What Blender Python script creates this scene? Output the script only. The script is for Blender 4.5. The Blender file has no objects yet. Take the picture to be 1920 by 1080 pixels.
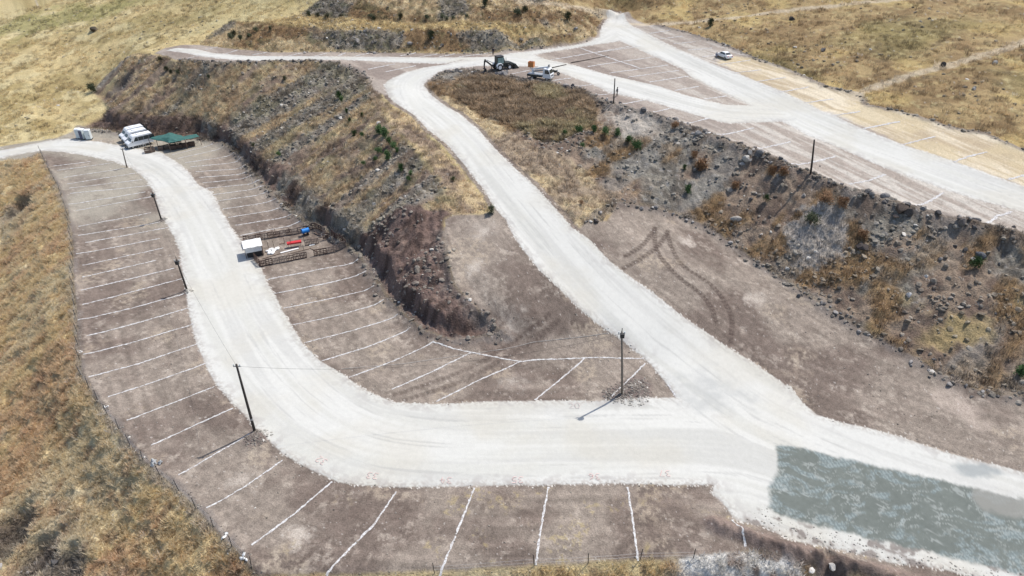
import bpy, bmesh, math, random
import numpy as np
from mathutils import Vector, Matrix, Euler
from mathutils.geometry import delaunay_2d_cdt

random.seed(7); RNG = np.random.default_rng(11)
SC = bpy.context.scene; COL = SC.collection
R = math.radians

# ------------------------------------------------------------------ camera, sky, sun, exposure
CAM_H = 50.0; TILT = R(32.5); FPX = 1280.0          # drone at 50 m, looking 32.5 degrees down
cam_d = bpy.data.cameras.new('camera'); cam = bpy.data.objects.new('camera', cam_d); COL.objects.link(cam)
cam.location = (0, 0, CAM_H); cam.rotation_euler = (math.pi/2 - TILT, 0, 0)
cam_d.sensor_width = 36; cam_d.lens = 24.0; cam_d.clip_start = 1; cam_d.clip_end = 4000
SC.camera = cam
SUN_EL = R(57.5); SUN_AZ = math.atan2(3.55, 4.27)     # direction TO the sun in the ground plane (from +x)
world = bpy.data.worlds.new('World'); SC.world = world; world.use_nodes = True
wn = world.node_tree.nodes; wl = world.node_tree.links; wn.clear()
wo = wn.new('ShaderNodeOutputWorld'); wb = wn.new('ShaderNodeBackground'); sky = wn.new('ShaderNodeTexSky')
sky.sky_type = 'NISHITA'; sky.sun_disc = False; sky.sun_elevation = SUN_EL
sky.sun_rotation = math.pi/2 - SUN_AZ; sky.altitude = 600; sky.dust_density = 2.5
wb.inputs['Strength'].default_value = 0.15
wl.new(sky.outputs[0], wb.inputs[0]); wl.new(wb.outputs[0], wo.inputs[0])
sun_d = bpy.data.lights.new('sun', 'SUN'); sun = bpy.data.objects.new('sun', sun_d); COL.objects.link(sun)
sun_d.energy = 3.9; sun_d.angle = R(0.5); sun_d.color = (1.0, 0.965, 0.91)
sv = Vector((math.cos(SUN_EL)*math.cos(SUN_AZ), math.cos(SUN_EL)*math.sin(SUN_AZ), math.sin(SUN_EL)))
sun.rotation_euler = sv.to_track_quat('Z', 'Y').to_euler(); sun.location = (60, 60, 120)
SC.view_settings.view_transform = 'Standard'; SC.view_settings.look = 'None'
SC.view_settings.gamma = 1; SC.view_settings.use_curve_mapping = False
SC.view_settings.exposure = 0.22

# ------------------------------------------------------------------ survey helpers
ST, CT = math.sin(TILT), math.cos(TILT)
def P(px, py, z):
    """the point at height z seen at photograph position px, py"""
    a = (px-960)/FPX; b = (py-540)/FPX
    d = (CAM_H - z)/(ST + b*CT)
    return (a*d, (CT - b*ST)*d, z)

# terrain survey: lines of (px, py, height)
L = []
toe = [(0,275,0),(60,262,.2),(100,254,.5),(150,238,.8),(180,240,.4),(250,254,.1),(300,262,0),(370,263,0),(417,270,0),(450,293,0),(467,320,0),(503,360,0),(533,390,0),(573,423,0),(617,440,0),(640,455,0),(673,483,0),(700,520,0),(723,557,0),(757,593,0),(790,623,0),(840,640,0),(947,636,.1)]
L.append(toe)
L.append([(205,222,2.2),(250,226,2.0),(300,230,2.2),(367,224,2.6),(400,236,2.7),(430,248,2.8),(465,278,2.8),(500,303,2.8),(540,325,2.8),(600,375,2.8),(650,420,2.8),(707,440,3.4),(763,500,4),(800,547,3.3),(813,580,2.4),(827,600,1.6),(850,622,.8)])
L.append([(763,385,7.8),(800,395,7.3),(827,410,6.6),(833,453,5.7),(840,487,5),(853,537,3.8),(880,567,2.8),(917,607,1.2),(947,630,.4)])
L.append([(245,108,10.2),(300,104,11.4),(340,117,11.8),(400,121,12),(533,118,12),(583,116,12.1),(633,121,12.1),(667,133,12),(690,152,11.9),(712,190,11.4),(733,235,10.8),(762,262,10.3),(800,305,9.4),(830,345,8.6),(850,372,8.0)])
L.append([(170,170,3.6),(190,180,3.4),(205,205,2.6)]); L.append([(205,140,6.2),(225,122,8.2)])
L.append([(240,190,5.2),(330,150,8.4)])
# upper road and lots
L.append([(310,95,11.8),(400,105,12),(520,110,12),(640,109,12),(740,110,12),(850,112,12),(960,112,12),(1060,100,12),(1128,68,12.5),(1145,45,12.9),(1158,26,13.2)])
L.append([(373,83,12),(433,90,12),(517,98,12),(633,97,12),(740,99,12),(840,100,12),(923,98,12),(973,91,12),(1040,82,12),(1104,70,12.3),(1120,52,12.8),(1133,28,13.2)])
L.append([(433,46,14.3),(500,48,15),(570,54,15.4),(633,59,15.5),(700,60,15.5),(773,60,15.5),(860,61,15.5),(940,63,15.5),(1040,61,15.1),(1100,55,14.4)])
L.append([(500,38,15.8),(570,30,16.3),(640,37,16),(740,42,16),(850,44,16),(940,45,16),(1007,45,16),(1080,40,15.2)])
L.append([(640,-12,20.5),(760,-8,20.3),(860,0,19.8),(960,5,18.7),(1020,12,17.4),(1080,22,15.8)])
L.append([(640,-40,21.5),(860,-30,21.5),(1000,-20,20)])
L.append([(1170,45,13),(1200,70,12.6),(1280,110,12.3),(1330,140,12.1),(1407,185,11.9),(1500,215,11.7),(1600,265,11.3),(1700,300,11.1),(1800,335,10.8),(1920,375,10.4),(2000,400,10.2)])
L.append([(1020,110,12),(1100,130,12),(1200,165,12),(1280,195,11.9),(1363,215,11.8),(1470,228,11.7)])
L.append([(790,140,12),(860,128,12),(960,130,12),(1040,145,12),(1107,165,12),(1200,200,11.9),(1280,225,11.7),(1400,265,11.4),(1500,300,11.2),(1600,340,10.8),(1763,385,10.4),(1900,430,10.1)])
L.append([(860,106,12),(923,105,12),(960,99,12),(1040,90,12),(1100,80,12.1),(1124,68,12.6)])
# road down to the junction
L.append([(745,150,12),(755,170,11.7),(775,200,11.0),(820,250,9.9),(860,300,8.9),(900,345,7.9),(940,390,6.8),(1000,455,5.2),(1060,515,3.8),(1120,570,2.5),(1180,630,1.3),(1240,685,.4),(1300,740,0)])
L.append([(733,200,11.3),(773,230,10.8),(800,262,10),(840,300,9.2),(880,350,8.2),(920,395,7),(960,440,5.9),(1007,500,4.5),(1083,577,2.6),(1150,630,1),(1203,667,.3)])
L.append([(800,170,11.2),(833,205,10.6),(897,245,9.6),(930,280,9),(960,310,8.5),(1020,360,7.3),(1073,427,5.7),(1140,487,4.3),(1223,547,2.8),(1280,593,1.9),(1363,650,.7),(1413,680,.3),(1480,727,0)])
L.append([(905,430,6.1),(900,500,4.8),(930,560,3.4),(1000,600,1.9)]); L.append([(1000,640,.6),(1100,640,.6)])
# right bank crest and toe
L.append([(807,150,11.6),(857,134,11.7),(923,136,11.7),(973,151,11.7),(1023,161,11.7),(1073,168,11.8),(1123,191,12.0),(1157,204,12.1),(1207,214,12.1),(1257,229,12),(1330,258,11.7),(1413,288,11.4),(1480,318,11.2),(1530,338,11),(1580,361,10.8),(1647,378,10.6),(1713,398,10.4),(1780,414,10.2),(1847,431,10.1),(1920,448,10),(2050,476,9.8)])
L.append([(850,185,10.9),(907,205,10.1),(957,240,9.3),(1007,263,8.8),(1040,275,8.5),(1107,320,7.6),(1160,368,6.3),(1207,388,5.4),(1280,406,4.6),(1347,440,3.7),(1413,489,2.8),(1480,532,2.2),(1547,579,1.7),(1613,622,1.3),(1680,655,1.1),(1780,717,.8),(1850,740,.8),(1920,748,.8),(2050,780,.8)])
L.append([(860,160,11.0),(900,165,11.0),(960,180,10.7),(1020,195,10.6),(1080,215,10.4)])
L.append([(1150,440,5),(1250,480,4),(1350,540,2.6),(1450,620,1.2),(1560,700,.5),(1700,780,.3),(1900,850,.2),(2050,900,.2)])
# lower lots
fence_px = [(60,296),(77,288),(87,310),(110,353),(113,362),(127,400),(137,460),(138,527),(143,593),(147,643),(153,710),(167,728),(200,778),(233,820),(260,858),(290,888),(317,903),(350,935),(383,972),(417,1008),(457,1050),(480,1080)]
L.append([(x,y,.05) for x,y in fence_px])
L.append([(0,292,0),(100,275,0),(187,280,0),(260,310,0),(320,380,0),(380,480,0),(450,600,0),(500,720,0),(620,820,0),(900,840,0),(1200,840,0),(1400,840,0)])
L.append([(250,380,0),(230,480,0),(240,600,0),(300,740,0),(400,880,0),(600,960,0),(900,980,0),(1200,980,0)])
L.append([(520,440,0),(600,560,0),(720,690,0),(900,700,0),(1100,700,0)])
L.append([(480,1085,0),(650,1085,0),(815,1076,0),(1002,1063,.05),(1103,1058,.1),(1200,1050,.1),(1300,1043,.2),(1400,1042,.3)])
L.append([(1500,870,0),(1700,930,-.2),(1920,1000,-.5),(2100,1050,-.8)]); L.append([(1430,990,0),(1600,1045,-.2),(1800,1085,-.5),(2050,1150,-.9)])
L.append([(1420,1020,.15),(1500,1045,.1),(1600,1085,-.3),(1800,1150,-.8)])
L.append([(1320,1062,.3),(1400,1056,.4),(1480,1062,.2),(1600,1120,-1.6)])
L.append([(1560,1062,-.4),(1580,1090,-2)])
L.append([(1320,1120,-3),(1500,1130,-3.2),(1000,1130,-2.6),(700,1140,-2.6),(520,1150,-3)])
# foreground slope
L.append([(30,306,-.4),(60,330,-1.2),(80,380,-1.6),(95,450,-1.6),(98,560,-1.6),(105,650,-1.6),(115,720,-1.6),(170,800,-1.6),(230,890,-1.5),(300,950,-1.4),(370,1020,-1.3),(430,1090,-1.3)])
L.append([(0,320,-1.2),(0,400,-5),(0,500,-7),(0,620,-7.8),(0,760,-8),(0,900,-7.8),(60,980,-6.8),(100,1080,-6.2),(200,1150,-5.6)])
L.append([(40,440,-3.8),(50,560,-4.6),(60,680,-4.9),(90,790,-4.7),(170,900,-4.1),(250,1000,-3.5),(330,1090,-3.1)])
L.append([(-200,350,-8),(-300,500,-11),(-300,800,-12),(-200,1080,-10.5),(0,1250,-9)])
# left field
L.append([(-100,285,0),(-300,290,-1)])
L.append([(0,240,.6),(60,225,1.2),(120,205,2.0),(165,190,3)])
L.append([(0,200,1.6),(100,180,2.6),(155,160,3.8),(200,125,6.6)]); L.append([(-200,220,0),(-200,150,2),(-200,60,6)])
L.append([(0,150,3.4),(100,130,4.6),(180,110,6.6),(240,95,9)]); L.append([(0,100,5),(150,80,7.2),(290,90,11)])
L.append([(0,40,8),(150,40,10),(300,60,11.8),(350,80,12)]); L.append([(0,0,10.5),(150,0,12.5),(300,0,15),(420,40,14.4),(400,62,13.2)])
L.append([(440,0,17),(560,15,17.4),(580,0,18.6)]); L.append([(-200,-60,12),(0,-60,15),(300,-60,21),(600,-60,24),(900,-60,24)])
# right hillside
hill = [(1160,24,13.3),(1187,35,13.4),(1230,48,13.2),(1280,60,13),(1363,87,12.9),(1413,110,12.8),(1480,133,12.7),(1547,163,12.5),(1613,177,12.4),(1630,200,12.2),(1713,217,12),(1780,240,11.8),(1847,253,11.6),(1920,283,11.3),(2050,330,11)]
L.append(hill); L.append([(x+3,y-4,z+.75) for x,y,z in hill[2:]])
L.append([(1300,40,14.2),(1400,60,14.8),(1550,100,14.8),(1700,140,14.5),(1800,180,14),(1920,210,13.6),(2050,260,13.2)])
L.append([(1000,-8,18.6),(1100,5,16.5),(1200,20,14.8),(1300,10,16),(1500,25,17.2),(1700,50,17.8),(1920,80,17.6),(2100,110,17.4)])
L.append([(1000,-50,22),(1300,-40,20.5),(1600,-30,22),(1900,-30,23),(2200,0,23)])

W = []
for ln in L:
    q = [P(*p) for p in ln]
    for a, b in zip(q[:-1], q[1:]):
        n = max(1, int(math.dist(a, b)/3.5))
        for i in range(n): t = i/n; W.append(tuple(a[k]+(b[k]-a[k])*t for k in range(3)))
    W.append(q[-1])
for p in [(-200,100,-16),(-160,40,-22),(-80,15,-20),(-40,10,-12),(0,10,-7),(40,10,-6),(80,20,-5),(140,40,-2),(110,60,3),(140,90,9),(170,130,12),(220,180,16),(260,260,30),(0,300,34),(-150,300,22),(-250,260,8),(-250,180,-4),(120,300,32),(-300,-20,-25),(300,-20,-5),(300,300,38),(-300,300,12),(0,-20,-14)]: W.append(p)
W = np.array(W)

# ------------------------------------------------------------------ base height raster from a triangulated survey
RX0, RX1, RY0, RY1, RS = -170.0, 190.0, -5.0, 275.0, 0.5
NX, NY = int((RX1-RX0)/RS)+1, int((RY1-RY0)/RS)+1
def build_raster():
    seen = {}; pts = []
    for x, y, z in W:
        k = (round(x/1.0), round(y/1.0))
        if k in seen: continue
        seen[k] = 1; pts.append((x, y, z))
    zz = np.array([p[2] for p in pts])
    vs, es, fs, ov, oe, of = delaunay_2d_cdt([Vector((p[0], p[1])) for p in pts], [], [], 0, 1e-5)
    zv = [zz[o[0]] if o else 0 for o in ov]
    H = np.zeros((NY, NX))
    for f in fs:
        (x0,y0),(x1,y1),(x2,y2) = [(vs[i].x, vs[i].y) for i in f]; z0,z1,z2 = [zv[i] for i in f]
        den = (y1-y2)*(x0-x2)+(x2-x1)*(y0-y2)
        if abs(den) < 1e-9: continue
        i0 = max(0, int((min(x0,x1,x2)-RX0)/RS)); i1 = min(NX-1, int((max(x0,x1,x2)-RX0)/RS)+1)
        j0 = max(0, int((min(y0,y1,y2)-RY0)/RS)); j1 = min(NY-1, int((max(y0,y1,y2)-RY0)/RS)+1)
        if i1 < i0 or j1 < j0: continue
        X, Y = np.meshgrid(RX0+RS*np.arange(i0,i1+1), RY0+RS*np.arange(j0,j1+1))
        a = ((y1-y2)*(X-x2)+(x2-x1)*(Y-y2))/den; b = ((y2-y0)*(X-x2)+(x0-x2)*(Y-y2))/den; c = 1-a-b
        m = (a > -1e-6)&(b > -1e-6)&(c > -1e-6)
        H[j0:j1+1, i0:i1+1][m] = (a*z0+b*z1+c*z2)[m]
    k = np.array([1,4,6,4,1])/16.0
    for _ in range(2):
        Hp = np.pad(H, 2, mode='edge')
        H = sum(k[i]*Hp[:, i:i+NX] for i in range(5)); H = sum(k[i]*H[i:i+NY, :] for i in range(5))
    return H
HB = build_raster()
def samp(A, x, y):
    x = np.asarray(x, float); y = np.asarray(y, float)
    u = np.clip((x-RX0)/RS, 0, NX-1.001); v = np.clip((y-RY0)/RS, 0, NY-1.001)
    i = u.astype(int); j = v.astype(int); u = u-i; v = v-j
    return (A[j,i]*(1-u)+A[j,i+1]*u)*(1-v)+(A[j+1,i]*(1-u)+A[j+1,i+1]*u)*v
def base(x, y):
    z = samp(HB, x, y); r = np.maximum(0, np.hypot(x, y)-270)
    return z + r*0.10

def G(px, py):
    """ground points seen at photograph positions (ray against the surveyed terrain)"""
    px = np.atleast_1d(np.asarray(px, float)); py = np.atleast_1d(np.asarray(py, float))
    a = (px-960)/FPX; b = (py-540)/FPX
    dz = -(ST+b*CT); dy = CT-b*ST
    lo = np.full(px.shape, np.nan); prev = np.full(px.shape, 30.0); done = np.zeros(px.shape, bool)
    for t in np.arange(35, 420, 1.0):
        h = CAM_H+dz*t - base(a*t, dy*t)
        hit = (~done)&(h <= 0); lo[hit] = t-1.0; done |= hit
        if done.all(): break
    lo = np.where(np.isnan(lo), 400, lo); hi = lo+1.0
    for _ in range(14):
        m = (lo+hi)/2; h = CAM_H+dz*m-base(a*m, dy*m); lo = np.where(h > 0, m, lo); hi = np.where(h > 0, hi, m)
    return np.stack([a*lo, dy*lo], 1)
def GL(lst): a = np.array(lst, float); return G(a[:,0], a[:,1])

# ------------------------------------------------------------------ noise
def _h(i, j, s):
    n = (i.astype(np.int64)*374761393 + j.astype(np.int64)*668265263 + s*974634777) & 0xffffffff
    n = ((n ^ (n >> 13))*1274126177) & 0xffffffff
    return ((n ^ (n >> 16)) & 0xffff)/65535.0
def vn(x, y, s=0):
    i = np.floor(x); j = np.floor(y); u = x-i; v = y-j; u = u*u*(3-2*u); v = v*v*(3-2*v)
    i = i.astype(np.int64); j = j.astype(np.int64)
    return (_h(i,j,s)*(1-u)+_h(i+1,j,s)*u)*(1-v)+(_h(i,j+1,s)*(1-u)+_h(i+1,j+1,s)*u)*v
def fbm(x, y, f, o=4, s=0, g=.5):
    r = 0; a = 1; t = 0
    for k in range(o):
        c, d = math.cos(k*1.1+.3), math.sin(k*1.1+.3)
        r = r + a*vn((x*c-y*d)*f+13.7*k, (x*d+y*c)*f-7.1*k, s+k*17); t += a; a *= g; f *= 2.03
    return r/t
def sm(a, b, x): t = np.clip((x-a)/(b-a), 0, 1); return t*t*(3-2*t)

# ------------------------------------------------------------------ zones (outlines surveyed on the ground)
def seg_dist(x, y, a, b):
    d = b-a; l2 = max(1e-9, d@d); t = np.clip(((x-a[0])*d[0]+(y-a[1])*d[1])/l2, 0, 1)
    return np.hypot(x-a[0]-t*d[0], y-a[1]-t*d[1]), t*math.sqrt(l2)
XR, YR = np.meshgrid(RX0+RS*np.arange(NX), RY0+RS*np.arange(NY))
def sdf_raster(poly):
    """signed distance (negative inside) on the raster, computed near the outline only"""
    mrg = 14; out = np.full((NY, NX), 14.0)
    i0 = max(0,int((poly[:,0].min()-mrg-RX0)/RS)); i1 = min(NX,int((poly[:,0].max()+mrg-RX0)/RS)+2)
    j0 = max(0,int((poly[:,1].min()-mrg-RY0)/RS)); j1 = min(NY,int((poly[:,1].max()+mrg-RY0)/RS)+2)
    X = XR[j0:j1,i0:i1]; Y = YR[j0:j1,i0:i1]; D = np.full(X.shape, 1e9); ins = np.zeros(X.shape, bool)
    n = len(poly)
    for k in range(n):
        a = poly[k]; b = poly[(k+1)%n]
        D = np.minimum(D, seg_dist(X, Y, a, b)[0])
        c = (a[1] > Y) != (b[1] > Y)
        if abs(b[1]-a[1]) > 1e-9: ins ^= c & (X < (b[0]-a[0])*(Y-a[1])/(b[1]-a[1])+a[0])
    out[j0:j1,i0:i1] = np.where(ins, -D, D); return np.clip(out, -14, 14)
def line_dist(x, y, pl, lim=4.0):
    """distance, arc length and side to a polyline"""
    D = np.full(x.shape, float(lim)); S = np.zeros(x.shape); pl = np.asarray(pl)
    m = (x > pl[:,0].min()-lim)&(x < pl[:,0].max()+lim)&(y > pl[:,1].min()-lim)&(y < pl[:,1].max()+lim)
    if not m.any(): return D, S
    xs = x[m]; ys = y[m]; d = D[m]; s = S[m]; acc = 0
    for a, b in zip(pl[:-1], pl[1:]):
        q, t = seg_dist(xs, ys, a, b); k = q < d; d = np.where(k, q, d); s = np.where(k, acc+t, s); acc += math.dist(a, b)
    D[m] = d; S[m] = s; return D, S

roadA = [(-120,315),(-60,295),(0,283),(40,275),(85,265),(133,260),(187,266),(240,276),(300,285),(330,303),(352,320),(370,345),(397,360),(413,390),(433,427),(453,453),(467,477),(490,503),(500,527),(520,563),(533,587),(567,643),(600,677),(640,700),(667,720),(707,743),(740,755),(807,757),(927,753),(1000,752),(1140,752),(1207,748),(1267,745),(1500,800),(1337,910),(1280,910),(1140,907),(1007,910),(873,912),(757,913),(673,910),(633,903),(583,880),(533,853),(500,822),(483,807),(467,787),(433,753),(400,713),(383,680),(367,640),(353,577),(350,547),(343,517),(337,470),(327,447),(313,420),(300,400),(290,360),(283,350),(267,330),(247,315),(213,303),(167,293),(117,285),(77,283),(33,290),(0,298),(-60,312),(-120,335)]
roadB = [(1290,800),(1267,745),(1253,722),(1245,713),(1203,667),(1160,633),(1120,607),(1083,577),(1040,533),(1007,503),(980,467),(960,437),(950,413),(927,390),(910,360),(873,313),(840,273),(800,240),(773,213),(740,193),(728,180),(720,160),(730,150),(757,137),(790,128),(833,121),(870,112),(960,118),(960,123),(897,124),(840,131),(827,134),(800,150),(795,160),(807,177),(833,197),(867,217),(897,243),(930,280),(960,310),(1010,357),(1043,393),(1073,427),(1107,450),(1140,487),(1173,513),(1223,547),(1280,593),(1330,627),(1363,650),(1413,680),(1467,717),(1507,757),(1515,800)]
ramp = [(1480,720),(1507,757),(1530,777),(1580,793),(1680,817),(1780,850),(1913,883),(2100,935),(2200,1190),(1913,1107),(1763,1067),(1680,1057),(1613,1040),(1480,1013),(1430,987),(1377,977),(1363,953),(1333,927),(1337,910),(1280,880),(1290,800),(1400,740)]
roadU = [(870,112),(833,120),(740,117),(640,112),(500,115),(433,112),(383,107),(350,100),(310,95),(333,90),(367,92),(400,100),(467,105),(640,106),(807,108),(923,107),(957,100),(1040,90),(1100,80),(1123,70),(1128,50),(1140,32),(1137,25),(1150,22),(1160,24),(1173,33),(1187,50),(1227,70),(1273,93),(1330,117),(1413,150),(1513,193),(1563,217),(1613,240),(1697,273),(1790,303),(1890,340),(2000,378),(2000,432),(1920,398),(1850,380),(1763,353),(1647,310),(1563,273),(1513,253),(1467,228),(1363,232),(1330,223),(1273,207),(1207,187),(1140,173),(1107,157),(1040,133),(1007,125),(960,124),(897,124)]
isl = [(1003,103),(1040,96),(1163,77),(1280,130),(1300,147),(1407,198),(1363,197),(1323,188),(1280,177),(1240,163),(1140,140),(1067,120),(1023,111)]
slab = [(1460,835),(1547,853),(1680,883),(1913,937),(2030,966),(2060,1115),(1913,1073),(1763,1043),(1613,1007),(1463,967),(1443,953),(1453,887)]
low = [(-60,290),(0,275),(60,265),(100,262),(150,240),(180,242),(250,256),(300,262),(370,263),(417,270),(450,293),(467,320),(503,360),(533,390),(573,423),(617,440),(640,455),(673,483),(700,520),(723,557),(757,593),(790,623),(840,640),(947,635),(1100,612),(1268,743),(1480,727),(1580,793),(1913,883),(2100,950),(2150,1200),(1700,1110),(1600,1078),(1480,1046),(1400,1036),(1300,1043),(1200,1050),(1103,1056),(1002,1062),(815,1075),(480,1086)]+[(x,y) for x,y in fence_px[::-1]]+[(0,302)]
plat = [(1268,745),(1203,667),(1083,577),(1007,503),(960,437),(927,392),(905,402),(860,402),(827,408),(833,453),(840,487),(853,537),(880,567),(917,607),(947,635),(1100,650)]
mound = [(672,455),(700,425),(745,392),(790,385),(860,400),(835,410),(833,453),(840,487),(853,537),(880,567),(917,607),(947,636),(840,640),(790,623),(757,593),(723,557),(700,520),(680,485)]
lotE = [(1080,432),(1095,420),(1140,413),(1158,382),(1207,388),(1280,406),(1347,440),(1413,489),(1480,532),(1547,579),(1613,622),(1680,655),(1747,692),(1780,717),(1850,740),(1920,748),(2060,785),(2100,940),(1913,883),(1680,817),(1580,793),(1507,757),(1467,717),(1363,650),(1280,593),(1173,513),(1107,450)]
upper = [(290,100),(310,90),(345,84),(373,84),(433,91),(517,98),(633,97),(740,99),(840,100),(923,100),(973,95),(1040,87),(1107,77),(1128,55),(1137,27),(1165,22),(1187,34),(1230,48),(1280,60),(1363,87),(1413,110),(1480,133),(1547,163),(1613,177),(1630,200),(1713,217),(1780,240),(1847,253),(1920,283),(2050,330),(2050,470),(1920,444),(1847,428),(1780,411),(1713,395),(1647,374),(1580,357),(1530,335),(1480,315),(1413,285),(1330,255),(1257,226),(1207,211),(1157,201),(1123,188),(1073,165),(1023,158),(973,148),(923,133),(857,131),(807,145),(797,160),(720,180),(700,170),(690,152),(667,136),(633,122),(583,117),(533,119),(400,121),(340,116)]
tan_px = [(1345,100),(1413,110),(1480,133),(1547,163),(1613,177),(1630,200),(1713,217),(1780,240),(1847,253),(1920,283),(2050,330),(2050,400),(1890,340),(1697,273),(1513,193),(1413,150),(1345,118)]
leftE = [(170,172),(200,140),(225,120),(245,108),(300,103),(340,117),(400,121),(533,119),(583,117),(633,122),(667,136),(690,152),(712,190),(733,235),(762,262),(800,305),(830,345),(850,372),(905,400),(860,402),(833,410),(833,453),(840,487),(853,537),(880,567),(917,607),(947,635),(840,640),(790,623),(757,593),(723,557),(700,520),(673,483),(640,455),(617,440),(573,423),(533,390),(503,360),(467,320),(450,293),(417,270),(370,263),(300,262),(250,256),(180,242),(150,240),(205,205),(185,185)]
shoulder = [(667,136),(690,152),(715,175),(728,195),(773,222),(800,250),(840,290),(873,330),(910,375),(927,392),(905,402),(860,402),(835,360),(805,318),(770,272),(738,245),(715,205),(695,185)]
midB = [(797,160),(807,147),(857,131),(923,133),(973,148),(1023,158),(1073,165),(1123,188),(1157,201),(1207,211),(1257,226),(1330,255),(1413,285),(1480,315),(1530,335),(1580,357),(1647,374),(1713,395),(1780,411),(1847,428),(1920,444),(2060,474),(2060,785),(1920,748),(1850,740),(1780,717),(1680,655),(1613,622),(1547,579),(1480,532),(1413,489),(1347,440),(1280,406),(1207,388),(1158,382),(1140,413),(1095,420),(1080,432),(1010,357),(960,310),(930,280),(897,243),(833,197),(807,177)]
brush = [(820,165),(857,150),(907,143),(960,155),(1040,168),(1090,178),(1117,205),(1110,235),(1060,262),(1010,262),(957,238),(900,212)]
bench = [(807,177),(850,185),(900,215),(957,250),(1040,290),(1107,330),(1160,372),(1158,390),(1120,418),(1080,432),(1010,357),(960,310),(930,280),(897,243),(833,197)]
bankD = [(373,84),(400,62),(433,40),(500,42),(560,28),(600,0),(640,-30),(1000,-20),(1080,15),(1130,28),(1126,55),(1107,77),(1040,87),(973,95),(923,100),(840,100),(740,99),(633,97),(517,98),(433,91)]
strip = [(433,42),(500,46),(570,52),(633,57),(773,58),(940,60),(1040,58),(1090,53),(1007,46),(940,45),(740,42),(640,37),(560,28),(500,40)]
front = [(0,302),(60,296),(77,288)]+fence_px[2:]+[(480,1086),(815,1075),(1002,1062),(1103,1056),(1200,1050),(1300,1043),(1400,1036),(1480,1046),(1600,1078),(1700,1110),(1700,1300),(0,1400),(-500,1100),(-500,300),(-120,335)]
pathR = [(1600,186),(1625,172),(1663,157),(1713,140),(1763,128),(1813,115),(1873,97),(1920,80),(2000,50)]
pathF = [(1180,45),(1240,47),(1280,43),(1330,38),(1380,33),(1447,23),(1547,13),(1697,0)]
pathT = [(930,-6),(970,3),(1020,10),(1080,15),(1137,25)]
SD = {k: sdf_raster(GL(v)) for k, v in dict(roadA=roadA, roadB=roadB, ramp=ramp, roadU=roadU, isl=isl, slab=slab, low=low, plat=plat, mound=mound, lotE=lotE, upper=upper, tan=tan_px, leftE=leftE, shoulder=shoulder, midB=midB, brush=brush, bench=bench, bankD=bankD, strip=strip, front=front).items()}
SD['roadU'] = np.maximum(SD['roadU'], -SD['isl'])
LN = {k: GL(v) for k, v in dict(pathR=pathR, pathF=pathF, pathT=pathT).items()}
crestC = GL([(820,140),(857,134),(923,136),(973,151),(1023,161),(1073,168),(1123,191),(1157,204),(1207,214),(1257,229),(1330,258),(1413,288),(1480,318),(1530,338),(1580,361),(1647,378),(1713,398),(1780,414),(1847,431),(1920,448),(2050,476)])
toeE = GL([(1100,420),(1158,382),(1207,388),(1280,406),(1347,440),(1413,489),(1480,532),(1547,579),(1613,622),(1680,655),(1780,717),(1850,740),(1920,748)])
toeA = GL([(150,240),(250,256),(300,262),(370,263),(417,270),(450,293),(467,320),(503,360),(533,390),(573,423),(617,440),(640,455),(673,483),(700,520),(723,557),(757,593),(790,623),(840,640),(947,635)])
crestA = GL([(340,117),(400,121),(533,118),(583,116),(633,121),(667,133),(688,152)])
crestM = GL([(833,440),(840,487),(853,537),(880,567),(917,607),(935,628)])
fenceW = GL(fence_px); hillW = GL([(x,y) for x,y,z in hill[2:]])
LN.update(crestC=crestC, toeE=toeE, toeA=toeA, crestA=crestA, crestM=crestM, fence=fenceW, hill=hillW)
berm = GL([(1338,985),(1390,1003),(1440,1022),(1500,1040),(1580,1062),(1660,1083),(1800,1120)])
rimL = GL([(1440,985),(1480,1008),(1613,1036),(1763,1064),(1913,1103),(2000,1130)])
roadcl = [GL([(0,290),(110,272),(200,283),(290,310),(350,370),(410,480),(470,620),(560,740),(680,820),(850,840),(1100,835),(1350,835),(1450,862),(1600,915)]),
          GL([(1400,800),(1240,680),(1100,555),(1000,440),(920,340),(850,250),(775,190),(765,150),(830,127),(950,112)]),
          GL([(320,93),(450,108),(640,109),(900,112),(1060,95),(1150,55),(1160,26)]), GL([(1160,50),(1300,120),(1500,215),(1700,295),(1900,365),(2000,400)]),
          GL([(960,112),(1100,140),(1250,185),(1360,212),(1470,215)]), GL([(1400,800),(1600,900),(1900,1000),(2100,1060)])]
tyres = [[(1228,427),(1227,460),(1240,487),(1280,527),(1310,547),(1333,573),(1343,607)],[(1252,440),(1258,465),(1280,500),(1297,510),(1340,537),(1363,573),(1375,603),(1368,645)],[(1173,480),(1207,460),(1227,430)],[(1170,503),(1207,483),(1237,460),(1253,433)],
         [(740,740),(823,713),(890,687),(940,653),(1003,613),(1033,587)],[(760,750),(830,728),(873,713),(940,673),(1017,627),(1047,603)]]
def smooth(pl, it=3):
    for _ in range(it):
        a, b = pl[:-1], pl[1:]; m = np.empty((2*len(a), 2)); m[0::2] = a*.75+b*.25; m[1::2] = a*.25+b*.75; pl = np.concatenate([pl[:1], m, pl[-1:]])
    return pl
roadcl = [smooth(c, 2) for c in roadcl]; tyres = [smooth(GL(t), 2) for t in tyres]
piles = [(1185,738,2.6,.35),(1150,742,1.8,.3),(482,822,1.8,.4),(353,547,.9,.3),(308,413,.9,.3),(285,284,.5,.1),(1195,725,2.0,.25)]
piles = [(G(a,b)[0], r, h) for a,b,r,h in piles]
pits = [(35,392,2.6,3.2),(18,1000,2.2,3.0),(68,1050,1.6,2.6),(120,1078,1.5,2.4),(228,158,1.6,3.0),(1560,1074,1.1,1.3),(1895,478,.8,2.0),(15,318,1.5,.1)]
pits = [(G(a,b)[0], h, r) for a,b,h,r in pits]
FD = np.array([-.76,-.65])      # fall line of the banks
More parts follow.
